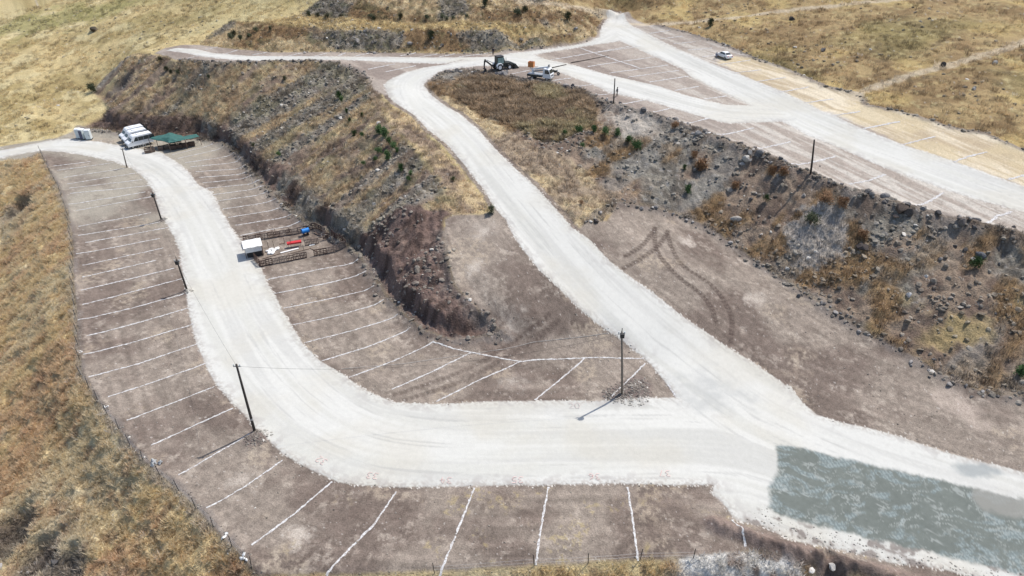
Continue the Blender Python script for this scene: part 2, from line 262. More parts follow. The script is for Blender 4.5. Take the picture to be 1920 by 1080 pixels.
def uv(x, y): return x*FD[0]+y*FD[1], -x*FD[1]+y*FD[0]      # down the slope, across it

SNAMES = ['roadA','roadB','ramp','roadU','slab','low','plat','mound','lotE','upper','tan','leftE','shoulder','midB','brush','bench','bankD','strip','front']
def masks(x, y):
    M = {k: samp(SD[k], x, y) for k in SNAMES}
    rag = (fbm(x, y, .3, 3, 5)-.5)*.8 + (vn(x*3.7, y*3.7, 9)-.5)*.24 + (vn(x*7.9, y*7.9, 10)-.5)*.16
    M['rd'] = np.minimum.reduce([M['roadA'], M['roadB'], M['ramp'], M['roadU']]) + rag*.32
    M['rag'] = rag
    M['lot'] = np.minimum.reduce([M['low'], M['plat'], M['lotE'], M['upper'], M['rd']-.9])
    M['u'], M['v'] = uv(x, y)
    for k in ('crestC','toeE','toeA','crestA','crestM','fence','hill'): M['d_'+k] = line_dist(x, y, LN[k], 6)[0]
    return M
def height(x, y, M=None):
    if M is None: M = masks(x, y)
    z = base(x, y)
    bank = sm(.3, -1.6, np.minimum.reduce([M['leftE'], M['midB'], M['bankD']]))*sm(-.4, .8, M['lot'])
    bank = np.maximum(bank, sm(.2,-1.2,M['mound']))
    zb = z; nn = (fbm(x, y, .25, 4, 25)-.5)*.6; t_ = zb/3.3; sc = 3.3*(.55*t_+.45*sm(.34+nn, .74+nn, t_)); lf = sm(.2,-.5,M['leftE'])*sm(1.25,1.0,t_)*(t_>0); z = z*(1-lf)+sc*lf
    fr = sm(.2, -2.0, M['front'])
    u, v = M['u'], M['v']
    gul = fbm(u*.22, v, .32, 4, 31)-.5
    hum = np.abs(fbm(x, y, .35, 4, 41)-.5)*2
    rough = fbm(x, y, 1.3, 3, 51)-.5
    z = z + bank*(1.6*gul + .6*(.35-hum) + .75*rough)
    z = z + sm(.2,-1,M['mound'])*(fbm(u*.5, v, .9, 3, 57)-.5)*1.1
    br = sm(.5,-1.5,M['brush']); z = z + br*(.45-2.0*np.abs(fbm(x,y,.42,3,61)-.5)*1.2)*1.0
    z = z + fr*(1.0*gul + 1.2*(.35-hum) + .7*rough)
    fld = sm(-.2, 2.5, np.minimum.reduce([M['lot'], M['leftE'], M['midB'], M['bankD'], M['front']]))
    fld = fld*sm(.6, 3.0, M['rd']); z = z + fld*((fbm(x, y, .12, 4, 71)-.5)*.9 + (fbm(x, y, .9, 2, 77)-.5)*.4)
    lot = sm(.3, -.6, M['lot']); road = sm(.25, -.35, M['rd'])
    z = z + lot*(1-road)*(fbm(x, y, .4, 2, 81)-.5)*.07
    for k, w, a in (('crestC',1.5,.75),('toeE',1.0,.35),('toeA',1.3,.5),('crestA',1.4,.55),('crestM',.9,.45),('hill',1.1,.35),('fence',.9,.3)):
        d = M['d_'+k]; a = a*np.where((x < 12)&(y > 100), .35, 1.0) if k == 'crestC' else a; z = z + a*np.exp(-(d/w)**2)*(.25+1.5*fbm(x, y, 1.1, 3, 90+len(k)))*.75*(1-road)
    d = line_dist(x, y, berm, 3)[0]; z = z + .75*np.exp(-(d/.75)**2)*(.5+fbm(x, y, 1.3, 3, 97))*(1-road)
    for c, r, h in piles:
        d = np.hypot(x-c[0], y-c[1]); z = z + h*np.exp(-(d/(r*.6))**2)*(.5+fbm(x, y, 1.6, 2, 99))
    for c, h, r in pits:
        d = np.hypot((x-c[0]), (y-c[1])*.8)+(vn(x*.7,y*.7,3)-.5)*1.2; z = z - h*sm(r, r*.45, d)
    z = z + road*.05
    return z
def hgt(x, y):
    xa = np.atleast_1d(np.asarray(x, float)); ya = np.atleast_1d(np.asarray(y, float))
    return height(xa, ya)
def GZ(px, py):
    g = G(px, py)[0]; return Vector((g[0], g[1], float(hgt(g[0], g[1])[0])))

# ------------------------------------------------------------------ surface colours (albedo of each material, from world position)
KW = 1.25
def C(r, g, b):
    c = np.array([r, g, b])/255.0
    return np.where(c <= .04045, c/12.92, ((c+.055)/1.055)**2.4)/KW
def mx(a, b, t): t = np.asarray(t)[..., None] if np.ndim(t) else t; return a*(1-t)+b*t
def colour(x, y, M):
    n = len(x); one = np.ones((n, 3)); u, v = M['u'], M['v']
    f1 = fbm(x, y, .035, 4, 101); f2 = fbm(x, y, .16, 4, 111); f3 = fbm(x, y, .7, 4, 121, .6); fine = vn(x*6.1, y*6.1, 131)*.5+vn(x*13.7, y*13.7, 137)*.5
    grain = fbm(x, y, 2.3, 3, 139, .7)
    # open fields of dry grass
    stripe = fbm(x*.35+y*.9, y*.25-x*.9, .11, 4, 141)
    fieldL = mx(C(208,187,138)*one, C(182,162,114), sm(.42,.62,stripe)); fieldL = mx(fieldL, C(222,206,160), sm(.52,.70,f2)*.7)
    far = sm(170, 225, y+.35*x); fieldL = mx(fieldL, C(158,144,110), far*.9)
    gq = G(75, 42)[0]; gd = np.hypot((x-gq[0])/34, (y-gq[1])/11)+(f2-.5)*1.6; fieldL = mx(fieldL, C(142,146,92), sm(1.1,.4,gd)*.5); fieldL = mx(fieldL, C(156,148,106), sm(.58,.72,f1)*.35)
    fieldR = mx(C(178,154,112)*one, C(152,128,92), sm(.4,.62,f2)); fieldR = mx(fieldR, C(196,172,118), sm(.54,.70,stripe)*.8); fieldR = mx(fieldR, C(126,116,76), sm(.54,.68,f1)*.7)
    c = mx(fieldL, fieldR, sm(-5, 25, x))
    c = mx(c, C(112,98,74), sm(.60,.74,f3)*.6); c = mx(c, C(204,188,140), sm(.62,.76,fbm(x,y,.9,3,151))*.5)
    # banks: earth, dry grass streaks, grey rubble strips
    st = fbm(u*.10, v, .55, 4, 161); st2 = fbm(u*.08, v, .16, 3, 171)
    earth = mx(C(150,132,114)*one, C(122,105,92), sm(.4,.65,f3))
    grs = mx(C(210,190,150)*one, C(180,156,122), sm(.38,.62,f3))
    rock = mx(C(154,147,134)*one, C(118,111,101), sm(.35,.6,f3)); rock = mx(rock, C(188,182,174), sm(.64,.78,fbm(x,y,1.9,2,181))*.6)
    bk = mx(earth, grs, sm(.40,.56,st)*.9*sm(.3,.5,f2+.1)); bk = mx(bk, rock, sm(.58,.66,st2)*.8); bk = mx(bk, C(140,136,104), sm(.52,.7,fbm(x,y,.3,3,187))*.4)
    rb = mx(rock*.95, earth*1.08, sm(.28,.48,f2)); rb = mx(rb, mx(C(170,140,100)*one, C(140,116,86), f3), sm(.50,.62,fbm(x,y,.13,3,191)+(st-.5)*.3)*.9)
    rb = mx(rb, C(158,153,144), sm(.60,.70,fbm(u*.12,v,.22,3,172))*.5)
    bankL = sm(.3,-.8,M['leftE']); bankR = sm(.3,-.8,M['midB']); bankD_ = sm(.4,-1.2,M['bankD'])
    c = mx(c, bk, bankL); c = mx(c, rb, bankR)
    bd = mx(mx(grs, C(146,120,88), sm(.4,.6,f2)), rock, sm(.56,.66,fbm(x,y,.09,3,173))*.85); bd = mx(bd, C(124,124,90), sm(.53,.68,f3)*.45); c = mx(c, bd, bankD_)
    c = mx(c, mx(C(204,182,132)*one, C(172,150,106), sm(.4,.65,f3)), sm(.8,-.8,M['strip']))
    # cut earth at the foot of the bank
    red = mx(C(124,104,95)*one, C(92,76,69), sm(.38,.62,fbm(u*.4,v,1.2,3,201))); red = mx(red, C(146,126,114), sm(.6,.75,f3)*.6)
    zb = base(x, y)
    c = mx(c, mx(red, rock*.9, sm(.5,.62,f2)), bankL*sm(3.6,2.4,zb+(f3-.5)*1.6)*.9)
    c = mx(c, red*1.08, sm(.5,-.6,M['mound']+(f3-.5)*1.5))
    c = mx(c, mx(C(150,138,128)*one, C(112,102,96), sm(.4,.6,f3)), sm(2.2,.5,M['d_crestM']+(f3-.5)*2)*.7)
    sh = mx(C(202,180,142)*one, C(164,144,122), sm(.40,.56,f2)); sh = mx(sh, C(136,118,104), sm(.5,.66,f3)*.7); c = mx(c, sh, sm(.5,-.8,M['shoulder']+(f3-.5)*3))
    bn = mx(C(206,186,148)*one, C(168,150,128), sm(.40,.58,f2)); bn = mx(bn, C(142,122,100), sm(.52,.68,f3)*.7); c = mx(c, bn, sm(.8,-1,M['bench']+(f3-.5)*2))
    bru = mx(C(176,152,120)*one, C(148,126,98), sm(.4,.6,f3)); bru = mx(bru, C(176,164,122), sm(.5,.64,f2)*.7); c = mx(c, bru, sm(.8,-.8,M['brush']+(f3-.5)*2))
    pb = G(1720,640)[0]; py_ = np.hypot((x-pb[0])*.4,(y-pb[1]))+ (f2-.5)*14+(f3-.5)*3; c = mx(c, C(180,158,112), sm(3.6,.6,py_)*bankR*.8)
    gp = G(1530,440)[0]; gg = np.hypot((x-gp[0]),(y-gp[1])*.8)+(f3-.5)*3; c = mx(c, mx(C(200,192,182)*one, C(160,153,145), grain), sm(4.2,3.2,gg)*.9)
    wp = G(1185,225)[0]; gg = np.hypot((x-wp[0])*.7,(y-wp[1])*.5)+(f3-.5)*4; c = mx(c, C(196,188,176), sm(4.0,1.5,gg)*.75)
    # foreground slope: golden brush
    s5 = fbm(u*.3, v, .3, 4, 211); fr = mx(C(216,194,150)*one, C(190,164,126), sm(.42,.6,f2)); fr = mx(fr, C(224,202,152), sm(.46,.62,s5)*.85); fr = mx(fr, C(220,204,166), sm(.53,.66,fbm(u*.25,v,.17,3,221))*.75)
    fr = mx(fr, C(150,120,92), sm(.54,.7,f3)*.6); rk = sm(.62,.70,fbm(x,y,.12,3,231))*sm(3,9,-M['front']); fr = mx(fr, rock*1.25, rk*.3)
    c = mx(c, fr, sm(.3,-.5,M['front']))
    wr = G(1390,1062)[0]; gg = np.hypot((x-wr[0])*.5,(y-wr[1])*.9)+(f3-.5)*2; c = mx(c, mx(C(226,222,214)*one, C(138,126,116), sm(.45,.62,f3)), sm(3.2,2.0,gg)*sm(.6,-.2,M['front']))
    for q, h, r in pits:
        if h > .9: d = np.hypot(x-q[0], y-q[1]); c = mx(c, mx(C(124,116,110)*one, C(84,78,74), f3), sm(r*1.25, r*.7, d+(f3-.5))*.85)
    # distance along and across the nearest road: graders and wheels leave their marks this way
    ds = np.full(n, 26.0); ss = np.zeros(n)
    for q in roadcl:
        d, s = line_dist(x, y, q, 26.0); k = d < ds; ds = np.where(k, d, ds); ss = np.where(k, s, ss)
    # compacted earth of the lots
    lot = sm(.25, -.25, M['lot'] + M['rag']*.5)
    le = mx(C(151,138.5,126)*one, C(125,111.5,101.5), sm(.38,.62,f2)); le = mx(le, C(176,164,150), sm(.50,.78,f3)*sm(.4,.6,grain)*.6); le = mx(le, C(110,96,87), sm(.54,.78,fbm(x,y,.32,5,241,.7))*.36)
    grd = fbm(ss*.12, ds*1.6, .9, 4, 243, .6); le = le*(1+(grd-.5)[:,None]*.62); le = le*(1+(grain-.5)[:,None]*.65)
    le = mx(le, C(172,165,150), sm(82,108,y)*sm(-40,-58,x)*sm(.30,.6,fbm(x,y,.09,3,251))*.8*(zb<3))
    le = mx(le, C(186,170,148), sm(.60,.72,fbm(x,y,.21,3,261))*sm(.35,.65,grain)*.45)
    le = mx(le, C(96,82,74), sm(.60,.72,fbm(x,y,.55,4,244,.65))*.28); c = mx(c, le, lot*(M['mound'] > .0))
    up = sm(.3,-.6,M['upper']); gry = mx(C(176,164,152)*one, C(150,137,127), sm(.4,.6,fbm(u*.9, v*.2,.3,4,271)))
    al, ac = x*.44-y*.90, x*.90+y*.44; dirst = fbm(al*.10, ac*1.1, .9, 4, 281, .6)
    gr2 = mx(C(206,198,186)*one, C(172,160,148), sm(.35,.62,dirst)); c = mx(c, mx(gry, gr2, sm(20,45,x))*(1+(grain-.5)[:,None]*.45), up*.85)
    tn = mx(C(222,208,182)*one, C(188,170,142), sm(.38,.64,dirst)); tn = mx(tn, C(204,186,150), sm(.46,.66,f2)*.6); c = mx(c, tn, sm(.6,-.9,M['tan']+(f3-.5)*1.5))
    wt = G(1800,760)[0]; gg = np.hypot((x-wt[0])*1.4,(y-wt[1])*.8)+(f3-.5)*5+(grain-.5)*2; c = mx(c, C(196,180,166), sm(3.4,.6,gg)*.7)
    for (a, b, rr) in ((905,430,3.2),(960,715,2.4),(890,500,1.8),(460,895,2.0),(960,600,2.0),(1290,455,1.5),(1420,560,2.2),(560,1000,1.6)):
        q = G(a,b)[0]; gg = np.hypot(x-q[0],y-q[1])+(f3-.5)*4+(grain-.5)*2.5; c = mx(c, C(204,192,178), sm(rr, -.3*rr, gg)*.75*lot)
    c = mx(c, C(178,160,104), sm(.57,.70,fbm(x,y,.5,3,292))*sm(.42,.62,grain)*sm(.35,.6,fbm(x,y,.09,2,293))*(y<56)*lot*.4*sm(.48,.60,fbm(x,y,3.1,2,299))*sm(60,46,y)*(x<32))
    # rubble lines
    for k, w in (('crestC',1.6),('toeE',1.1),('toeA',1.0),('crestA',1.0),('hill',1.0),('fence',.7)):
        c = mx(c, mx(C(136,126,118)*one, C(104,94,87), sm(.4,.6,f3)), sm(w, w*.3, M['d_'+k]+(f3-.5)*1.6)*.7)
    for q, r, h in piles: d = np.hypot(x-q[0], y-q[1]); c = mx(c, mx(C(140,124,117)*one, C(106,93,88), fine), sm(r*1.0, r*.5, d+(f3-.5)*1.2)*.8)
    c = mx(c, mx(C(142,124,114)*one, C(112,96,88), sm(.4,.6,f3)), sm(1.3,.6,line_dist(x,y,berm,4)[0]+(f3-.5)*.9)*.8)
    # footpaths
    for k, w in (('pathR',1.5),('pathF',1.4),('pathT',2.2)):
        d, s = line_dist(x, y, LN[k], 5); c = mx(c, C(206,190,164), sm(w, w*.4, d+(f3-.5)*1.4)*.75)
    # tyre marks
    for kt, t in enumerate(tyres):
        d, s = line_dist(x, y, t, 3); tr = sm(.46,.22,d)*(.5+.5*(np.sin(s*10+d*5) > -.1)); c = mx(c, C(78,65,59), tr*(.72 if kt < 4 else .5)*sm(.2,.6,f3+.15)*(1-sm(.2,-.2,M['rd'])))
    # grain
    c = c*(1+ (fine-.5)[:,None]*.26)
    peb = (_h((x*9.3).astype(np.int64), (y*9.3).astype(np.int64), 7) > .9955)&(M['rd'] > .1); c = np.where(peb[:,None], c*.5+C(214,206,196)*.5, c)
    # the white crushed stone of the roads
    lon = fbm(ss*.035, ds*.8, 1.0, 4, 301); w = mx(C(206,204,195)*one, C(214,212,204), sm(.40,.62,lon)); w = mx(w, C(194,192,185), sm(.50,.74,fbm(ss*.05+3, ds*1.1, 1.0, 4, 311, .6))*.55)
    w = mx(w, C(200,193,176), sm(.45,.75,f2)*.35); w = mx(w, C(178,176,170), sm(.64,.80,fbm(ss*.09, ds*1.8, 1.0, 4, 321, .6))*.5)
    w = w*(1+(fine-.5)[:,None]*.08)*(1+(grain-.5)[:,None]*.10)
    w = mx(w, C(172,162,152), sm(-1.2,.15,M['rd'])*sm(.42,.7,vn(x*5.3,y*5.3,331))*.7)
    w = mx(w, C(176,170,164), sm(.56,.70,fbm(x,y,1.1,3,335))*sm(-2.6,-.2,M['rd'])*.45)
    jr = G(1330,740)[0]; d = np.hypot((x-jr[0])*.8, y-jr[1])+(f3-.5)*7; w = mx(w, C(180,180,176), sm(4.5,.5,d)*.6)
    rs = sm(2.6,1.2,line_dist(x, y, rimL, 5)[0])*(M['ramp']<0); w = mx(w, mx(C(150,140,132)*one, C(112,102,96), grain), rs*sm(.50,.60,fbm(x,y,.55,4,337,.7))*.85)
    dq = G(1830,883)[0]; d = np.hypot((x-dq[0])*.5, (y-dq[1])*1.4)+(f3-.5)*1.5; w = mx(w, C(158,162,160), sm(1.4,.6,d)*.8)
    t = sm(.10,-.10,M['rd']); c = mx(c, w, t)
    spill = ((_h((x*8.1).astype(np.int64), (y*8.1).astype(np.int64), 17)*sm(.9,.0,M['rd'])) > .80); c = np.where((spill&(M['rd']>0))[:,None], C(214,208,198), c)
    # poured slab over reinforcing mesh
    wxp = fbm(x, y, .35, 2, 341)*6; sw = fbm(x*1.3+wxp, y*2.6-wxp*1.4, .45, 5, 351, .6)
    cc = mx(C(122,127,120)*one, C(110,115,109), f2); rdg = 1-np.abs(2*fbm(x*1.2+wxp*.8, y*2.0-wxp, .55, 4, 357, .6)-1)*1.6; pale = sm(.54,.66,sw+.10*sm(1.6,.2,-M['slab']))*sm(.35,.6,grain+.15); grid = ((np.abs((x*2.9+y*.5)%1-.5) < .2)|(np.abs((y*1.9-x*.3)%1-.5) < .13))
    mesh = np.where(grid[:,None], C(126,137,136), C(154,164,162)); cc = cc*(1+(grain-.5)[:,None]*.25); cc = mx(cc, mesh, pale*.75); cc = mx(cc, C(172,176,170), sm(.86,.97,rdg)*.6*sm(.3,.6,fbm(x,y,.8,3,358)))
    sq = G(1880,935)[0]; d = np.hypot((x-sq[0])*.7, (y-sq[1]))+(f3-.5)*1.5; cc = mx(cc, C(152,150,142), sm(2.4,1.6,d)*.8)
    c = mx(c, cc, sm(.3,-.25,M['slab']+M['rag']*.9+(f3-.5)*.7))
    return np.clip(c, .005, .78)
def zone_of(x, y, M):
    z = np.zeros(len(x), int)                       # 0 left field
    z[x > -8] = 1                                   # 1 right hillside
    z[M['bankD'] < 0] = 2; z[M['leftE'] < 0] = 3; z[M['midB'] < 0] = 4; z[M['front'] < 0] = 5
    z[M['plat'] < 0] = 6; z[M['lotE'] < 0] = 7; z[M['low'] < 0] = 8; z[M['upper'] < 0] = 9
    rd = M['rag']*.32
    z[M['roadU']+rd < 0] = 10; z[M['roadB']+rd < 0] = 11; z[(M['roadA']+rd < 0)] = 12; z[(M['ramp']+rd < 0)] = 13
    z[M['slab']+M['rag']*.35 < 0] = 14
    return z
ZN = [('grass_field','dry straw coloured grass field falling away on the left'),('hillside','dry golden brown hillside beyond the upper road'),('rear_embankment','stepped rubble and grass bank behind the upper road'),('left_embankment','tall grass streaked earth bank above the lower parking terrace'),('right_embankment','grey rubble bank below the upper parking terrace'),('foreground_slope','steep slope of golden brown brush at the lower left'),('plateau','bare brown earth shelf between the cut bank and the middle road'),('middle_lot','bare brown earth strip with tyre marks right of the middle road'),('lower_lot','brown earth parking terrace marked with chalk bays'),('upper_lot','grey brown upper parking terrace marked with chalk bays'),('upper_road','white crushed stone road on the upper terrace'),('middle_road','white crushed stone road climbing between the banks'),('lower_road','white crushed stone road curving through the lower terrace'),('ramp_road','white crushed stone ramp at the lower right'),('concrete_slab','grey green freshly poured slab over pale blue mesh')]

# ------------------------------------------------------------------ tagging and mesh helpers
def tag(o, label=None, cat=None, group=None, kind=None):
    for k, v in (('label',label),('category',cat),('group',group),('kind',kind)):
        if v: o[k] = v
    return o
def node_mat(name): 
    m = bpy.data.materials.new(name); m.use_nodes = True; return m, m.node_tree.nodes, m.node_tree.links, m.node_tree.nodes['Principled BSDF']
def ground_mat(name, bump, rough=.95, nscale=9.0, var=.22):
    m, n, l, b = node_mat(name); b.inputs['Roughness'].default_value = rough; b.inputs['Specular IOR Level'].default_value = .15
    at = n.new('ShaderNodeAttribute'); at.attribute_name = 'col'
    geo = n.new('ShaderNodeNewGeometry'); n1 = n.new('ShaderNodeTexNoise'); n1.inputs['Scale'].default_value = nscale; n1.inputs['Detail'].default_value = 5; n1.inputs['Roughness'].default_value = .65
    l.new(geo.outputs['Position'], n1.inputs['Vector'])
    mr = n.new('ShaderNodeMapRange'); mr.inputs[1].default_value = .3; mr.inputs[2].default_value = .7; mr.inputs[3].default_value = 1-var; mr.inputs[4].default_value = 1+var
    l.new(n1.outputs[0], mr.inputs[0])
    mu = n.new('ShaderNodeVectorMath'); mu.operation = 'SCALE'; l.new(at.outputs['Color'], mu.inputs[0]); l.new(mr.outputs[0], mu.inputs['Scale']); l.new(mu.outputs[0], b.inputs['Base Color'])
    bp = n.new('ShaderNodeBump'); bp.inputs['Strength'].default_value = 1.0; bp.inputs['Distance'].default_value = bump
    l.new(n1.outputs[0], bp.inputs['Height']); l.new(bp.outputs[0], b.inputs['Normal'])
    return m
M_rough = ground_mat('rubble_and_grass_ground', .22, nscale=4.5, var=.35); M_earth = ground_mat('compacted_earth', .06, nscale=7.0, var=.30)
M_stone = ground_mat('crushed_white_stone', .018, nscale=11.0, var=.035); M_slab = ground_mat('poured_concrete', .012, nscale=6, var=.03)
def plain(name, col, rough=.6, metal=0, var=.12, scale=6, spec=.4):
    m, n, l, b = node_mat(name); b.inputs['Roughness'].default_value = rough; b.inputs['Metallic'].default_value = metal; b.inputs['Specular IOR Level'].default_value = spec
    tc = n.new('ShaderNodeTexCoord'); ns = n.new('ShaderNodeTexNoise'); ns.inputs['Scale'].default_value = scale; ns.inputs['Detail'].default_value = 3; l.new(tc.outputs['Object'], ns.inputs['Vector'])
    mr = n.new('ShaderNodeMapRange'); mr.inputs[1].default_value = .3; mr.inputs[2].default_value = .7; mr.inputs[3].default_value = 1-var; mr.inputs[4].default_value = 1+var; l.new(ns.outputs[0], mr.inputs[0])
    mu = n.new('ShaderNodeVectorMath'); mu.operation = 'SCALE'; mu.inputs[0].default_value = col; l.new(mr.outputs[0], mu.inputs['Scale']); l.new(mu.outputs[0], b.inputs['Base Color'])
    return m
def scatter_mat(name, inst=True, rough=.9, jitter=.25, leafy=False):
    m, n, l, b = node_mat(name); b.inputs['Roughness'].default_value = rough; b.inputs['Specular IOR Level'].default_value = .15
    at = n.new('ShaderNodeAttribute'); at.attribute_name = 'col'; at.attribute_type = 'INSTANCER' if inst else 'OBJECT'
    geo = n.new('ShaderNodeNewGeometry'); ns = n.new('ShaderNodeTexNoise'); ns.inputs['Scale'].default_value = 7.0; ns.inputs['Detail'].default_value = 3; l.new(geo.outputs['Position'], ns.inputs['Vector'])
    mr = n.new('ShaderNodeMapRange'); mr.inputs[1].default_value = .3; mr.inputs[2].default_value = .7; mr.inputs[3].default_value = 1-jitter; mr.inputs[4].default_value = 1+jitter; l.new(ns.outputs[0], mr.inputs[0])
    mu = n.new('ShaderNodeVectorMath'); mu.operation = 'SCALE'; l.new(at.outputs['Color'], mu.inputs[0]); l.new(mr.outputs[0], mu.inputs['Scale']); l.new(mu.outputs[0], b.inputs['Base Color'])
    if leafy:
        tr = n.new('ShaderNodeBsdfTranslucent'); l.new(mu.outputs[0], tr.inputs[0]); ms = n.new('ShaderNodeMixShader'); ms.inputs[0].default_value = .45; l.new(b.outputs[0], ms.inputs[1]); l.new(tr.outputs[0], ms.inputs[2]); l.new(ms.outputs[0], n['Material Output'].inputs[0])
    return m

# ------------------------------------------------------------------ the terrain: one surface, split along the zone borders
NA, NR = 1150, 900
az = np.concatenate([np.linspace(-80, -56, 24, endpoint=False), np.linspace(-56, 56, NA), np.linspace(56, 80, 25)[1:]])*math.pi/180
rr_ = np.concatenate([[2, 8, 14, 19], 22*(262/22)**(np.arange(NR)/(NR-1)), 262*(1500/262)**(np.arange(1, 26)/25)])
AZ, RR = np.meshgrid(az, rr_); VX = (np.sin(AZ)*RR).ravel(); VY = (np.cos(AZ)*RR).ravel(); nr, na = AZ.shape
VZ = np.empty_like(VX); VC = np.empty((len(VX), 3)); ZI = np.empty(len(VX), np.int8)
for s in range(0, len(VX), 130000):
    e = min(len(VX), s+130000); x = VX[s:e]; y = VY[s:e]; m = masks(x, y)
    VZ[s:e] = height(x, y, m); VC[s:e] = colour(x, y, m); ZI[s:e] = zone_of(x, y, m)
idx = np.arange(nr*na).reshape(nr, na)
Q = np.stack([idx[:-1,:-1], idx[:-1,1:], idx[1:,1:], idx[1:,:-1]], -1).reshape(-1, 4)[:, ::-1]
FZ = ZI[Q[:,2]]
def quads_mesh(name, vx, vy, vz, col, Qf, mat, smooth=True):
    me = bpy.data.meshes.new(name); me.vertices.add(len(vx)); me.vertices.foreach_set('co', np.stack([vx,vy,vz],1).astype(np.float32).ravel())
    me.loops.add(Qf.size); me.loops.foreach_set('vertex_index', Qf.astype(np.int32).ravel()); me.polygons.add(len(Qf))
    me.polygons.foreach_set('loop_start', (np.arange(len(Qf))*4).astype(np.int32))
    me.polygons.foreach_set('use_smooth', np.full(len(Qf), smooth)); me.update(calc_edges=True)
    a = me.attributes.new('col', 'FLOAT_COLOR', 'POINT'); a.data.foreach_set('color', np.concatenate([col, np.ones((len(col),1))],1).astype(np.float32).ravel())
    me.materials.append(mat); o = bpy.data.objects.new(name, me); COL.objects.link(o); return o
ZO = {}
for k, (nm, lab) in enumerate(ZN):
    q = Q[FZ == k]
    if not len(q): continue
    used, inv = np.unique(q, return_inverse=True)
    mat = M_stone if 'road' in nm else M_slab if nm == 'concrete_slab' else M_earth if nm in ('lower_lot','upper_lot','middle_lot','plateau') else M_rough
    ZO[nm] = tag(quads_mesh(nm, VX[used], VY[used], VZ[used], VC[used], inv.reshape(-1,4), mat), lab, kind='structure')

# ------------------------------------------------------------------ chalk bay lines and spray painted numbers (thin sheets on the ground)
def chalk_mat():
    m, n, l, b = node_mat('white_chalk'); b.inputs['Roughness'].default_value = .95
    geo = n.new('ShaderNodeNewGeometry'); ns = n.new('ShaderNodeTexNoise'); ns.inputs['Scale'].default_value = 5.5; ns.inputs['Detail'].default_value = 5; ns.inputs['Roughness'].default_value = .7
    l.new(geo.outputs['Position'], ns.inputs['Vector']); cr = n.new('ShaderNodeValToRGB'); cr.color_ramp.elements[0].position = .36; cr.color_ramp.elements[1].position = .56
    cr.color_ramp.elements[0].color = (.25,.21,.19,1); cr.color_ramp.elements[1].color = (.60,.59,.57,1); l.new(ns.outputs[0], cr.inputs[0]); l.new(cr.outputs[0], b.inputs['Base Color']); return m
M_chalk = chalk_mat(); M_faint = plain('faint_chalk', (.33,.30,.27), .95, var=.25, scale=2); M_red = plain('red_spray', (.58,.38,.35), .9, var=.3, scale=3); M_dkspray = plain('worn_spray', (.46,.38,.36), .9, var=.3, scale=3)
def mesh_z(x, y):
    """height of the built ground mesh itself"""
    a = np.arctan2(x, y); r = np.hypot(x, y); i = np.clip(np.searchsorted(az, a)-1, 0, na-2); j = np.clip(np.searchsorted(rr_, r)-1, 0, nr-2)
    u = (a-az[i])/(az[i+1]-az[i]); v = (r-rr_[j])/(rr_[j+1]-rr_[j]); Z = VZ.reshape(nr, na)
    return np.maximum((Z[j,i]*(1-u)+Z[j,i+1]*u)*(1-v)+(Z[j+1,i]*(1-u)+Z[j+1,i+1]*u)*v, (Z[j,i]+Z[j,i+1]+Z[j+1,i]+Z[j+1,i+1])/4)
def ribbon(name, pts, w, mat, parent, lift=.035, rag=.35, step=.25, lab=None):
    pts = np.asarray(pts); out = []
    for a, b in zip(pts[:-1], pts[1:]):
        n = max(1, int(math.dist(a, b)/step)); out += [a+(b-a)*i/n for i in range(n)]
    out.append(pts[-1]); p = np.array(out); k = len(p)
    t = np.gradient(p, axis=0); t /= np.maximum(1e-6, np.linalg.norm(t, axis=1))[:,None]; nrm = np.stack([-t[:,1], t[:,0]], 1)
    ww = w*(1+rag*(RNG.random(k)-.5)*2)/2; p = p + nrm*((RNG.random(k)-.5)*w*rag)[:,None]
    V = np.concatenate([p+nrm*ww[:,None], p, p-nrm*ww[:,None]]); z = mesh_z(V[:,0], V[:,1])+lift; z[k:2*k] += .008
    f = [(i+1, i, k+i, k+i+1) for i in range(k-1)] + [(k+i+1, k+i, 2*k+i, 2*k+i+1) for i in range(k-1)]
    me = bpy.data.meshes.new(name); me.from_pydata([(float(a), float(b), float(c)) for (a, b), c in zip(V, z)], [], f); me.materials.append(mat)
    o = bpy.data.objects.new(name, me); COL.objects.link(o); o.parent = parent
    if lab: o['label'] = lab
    return o
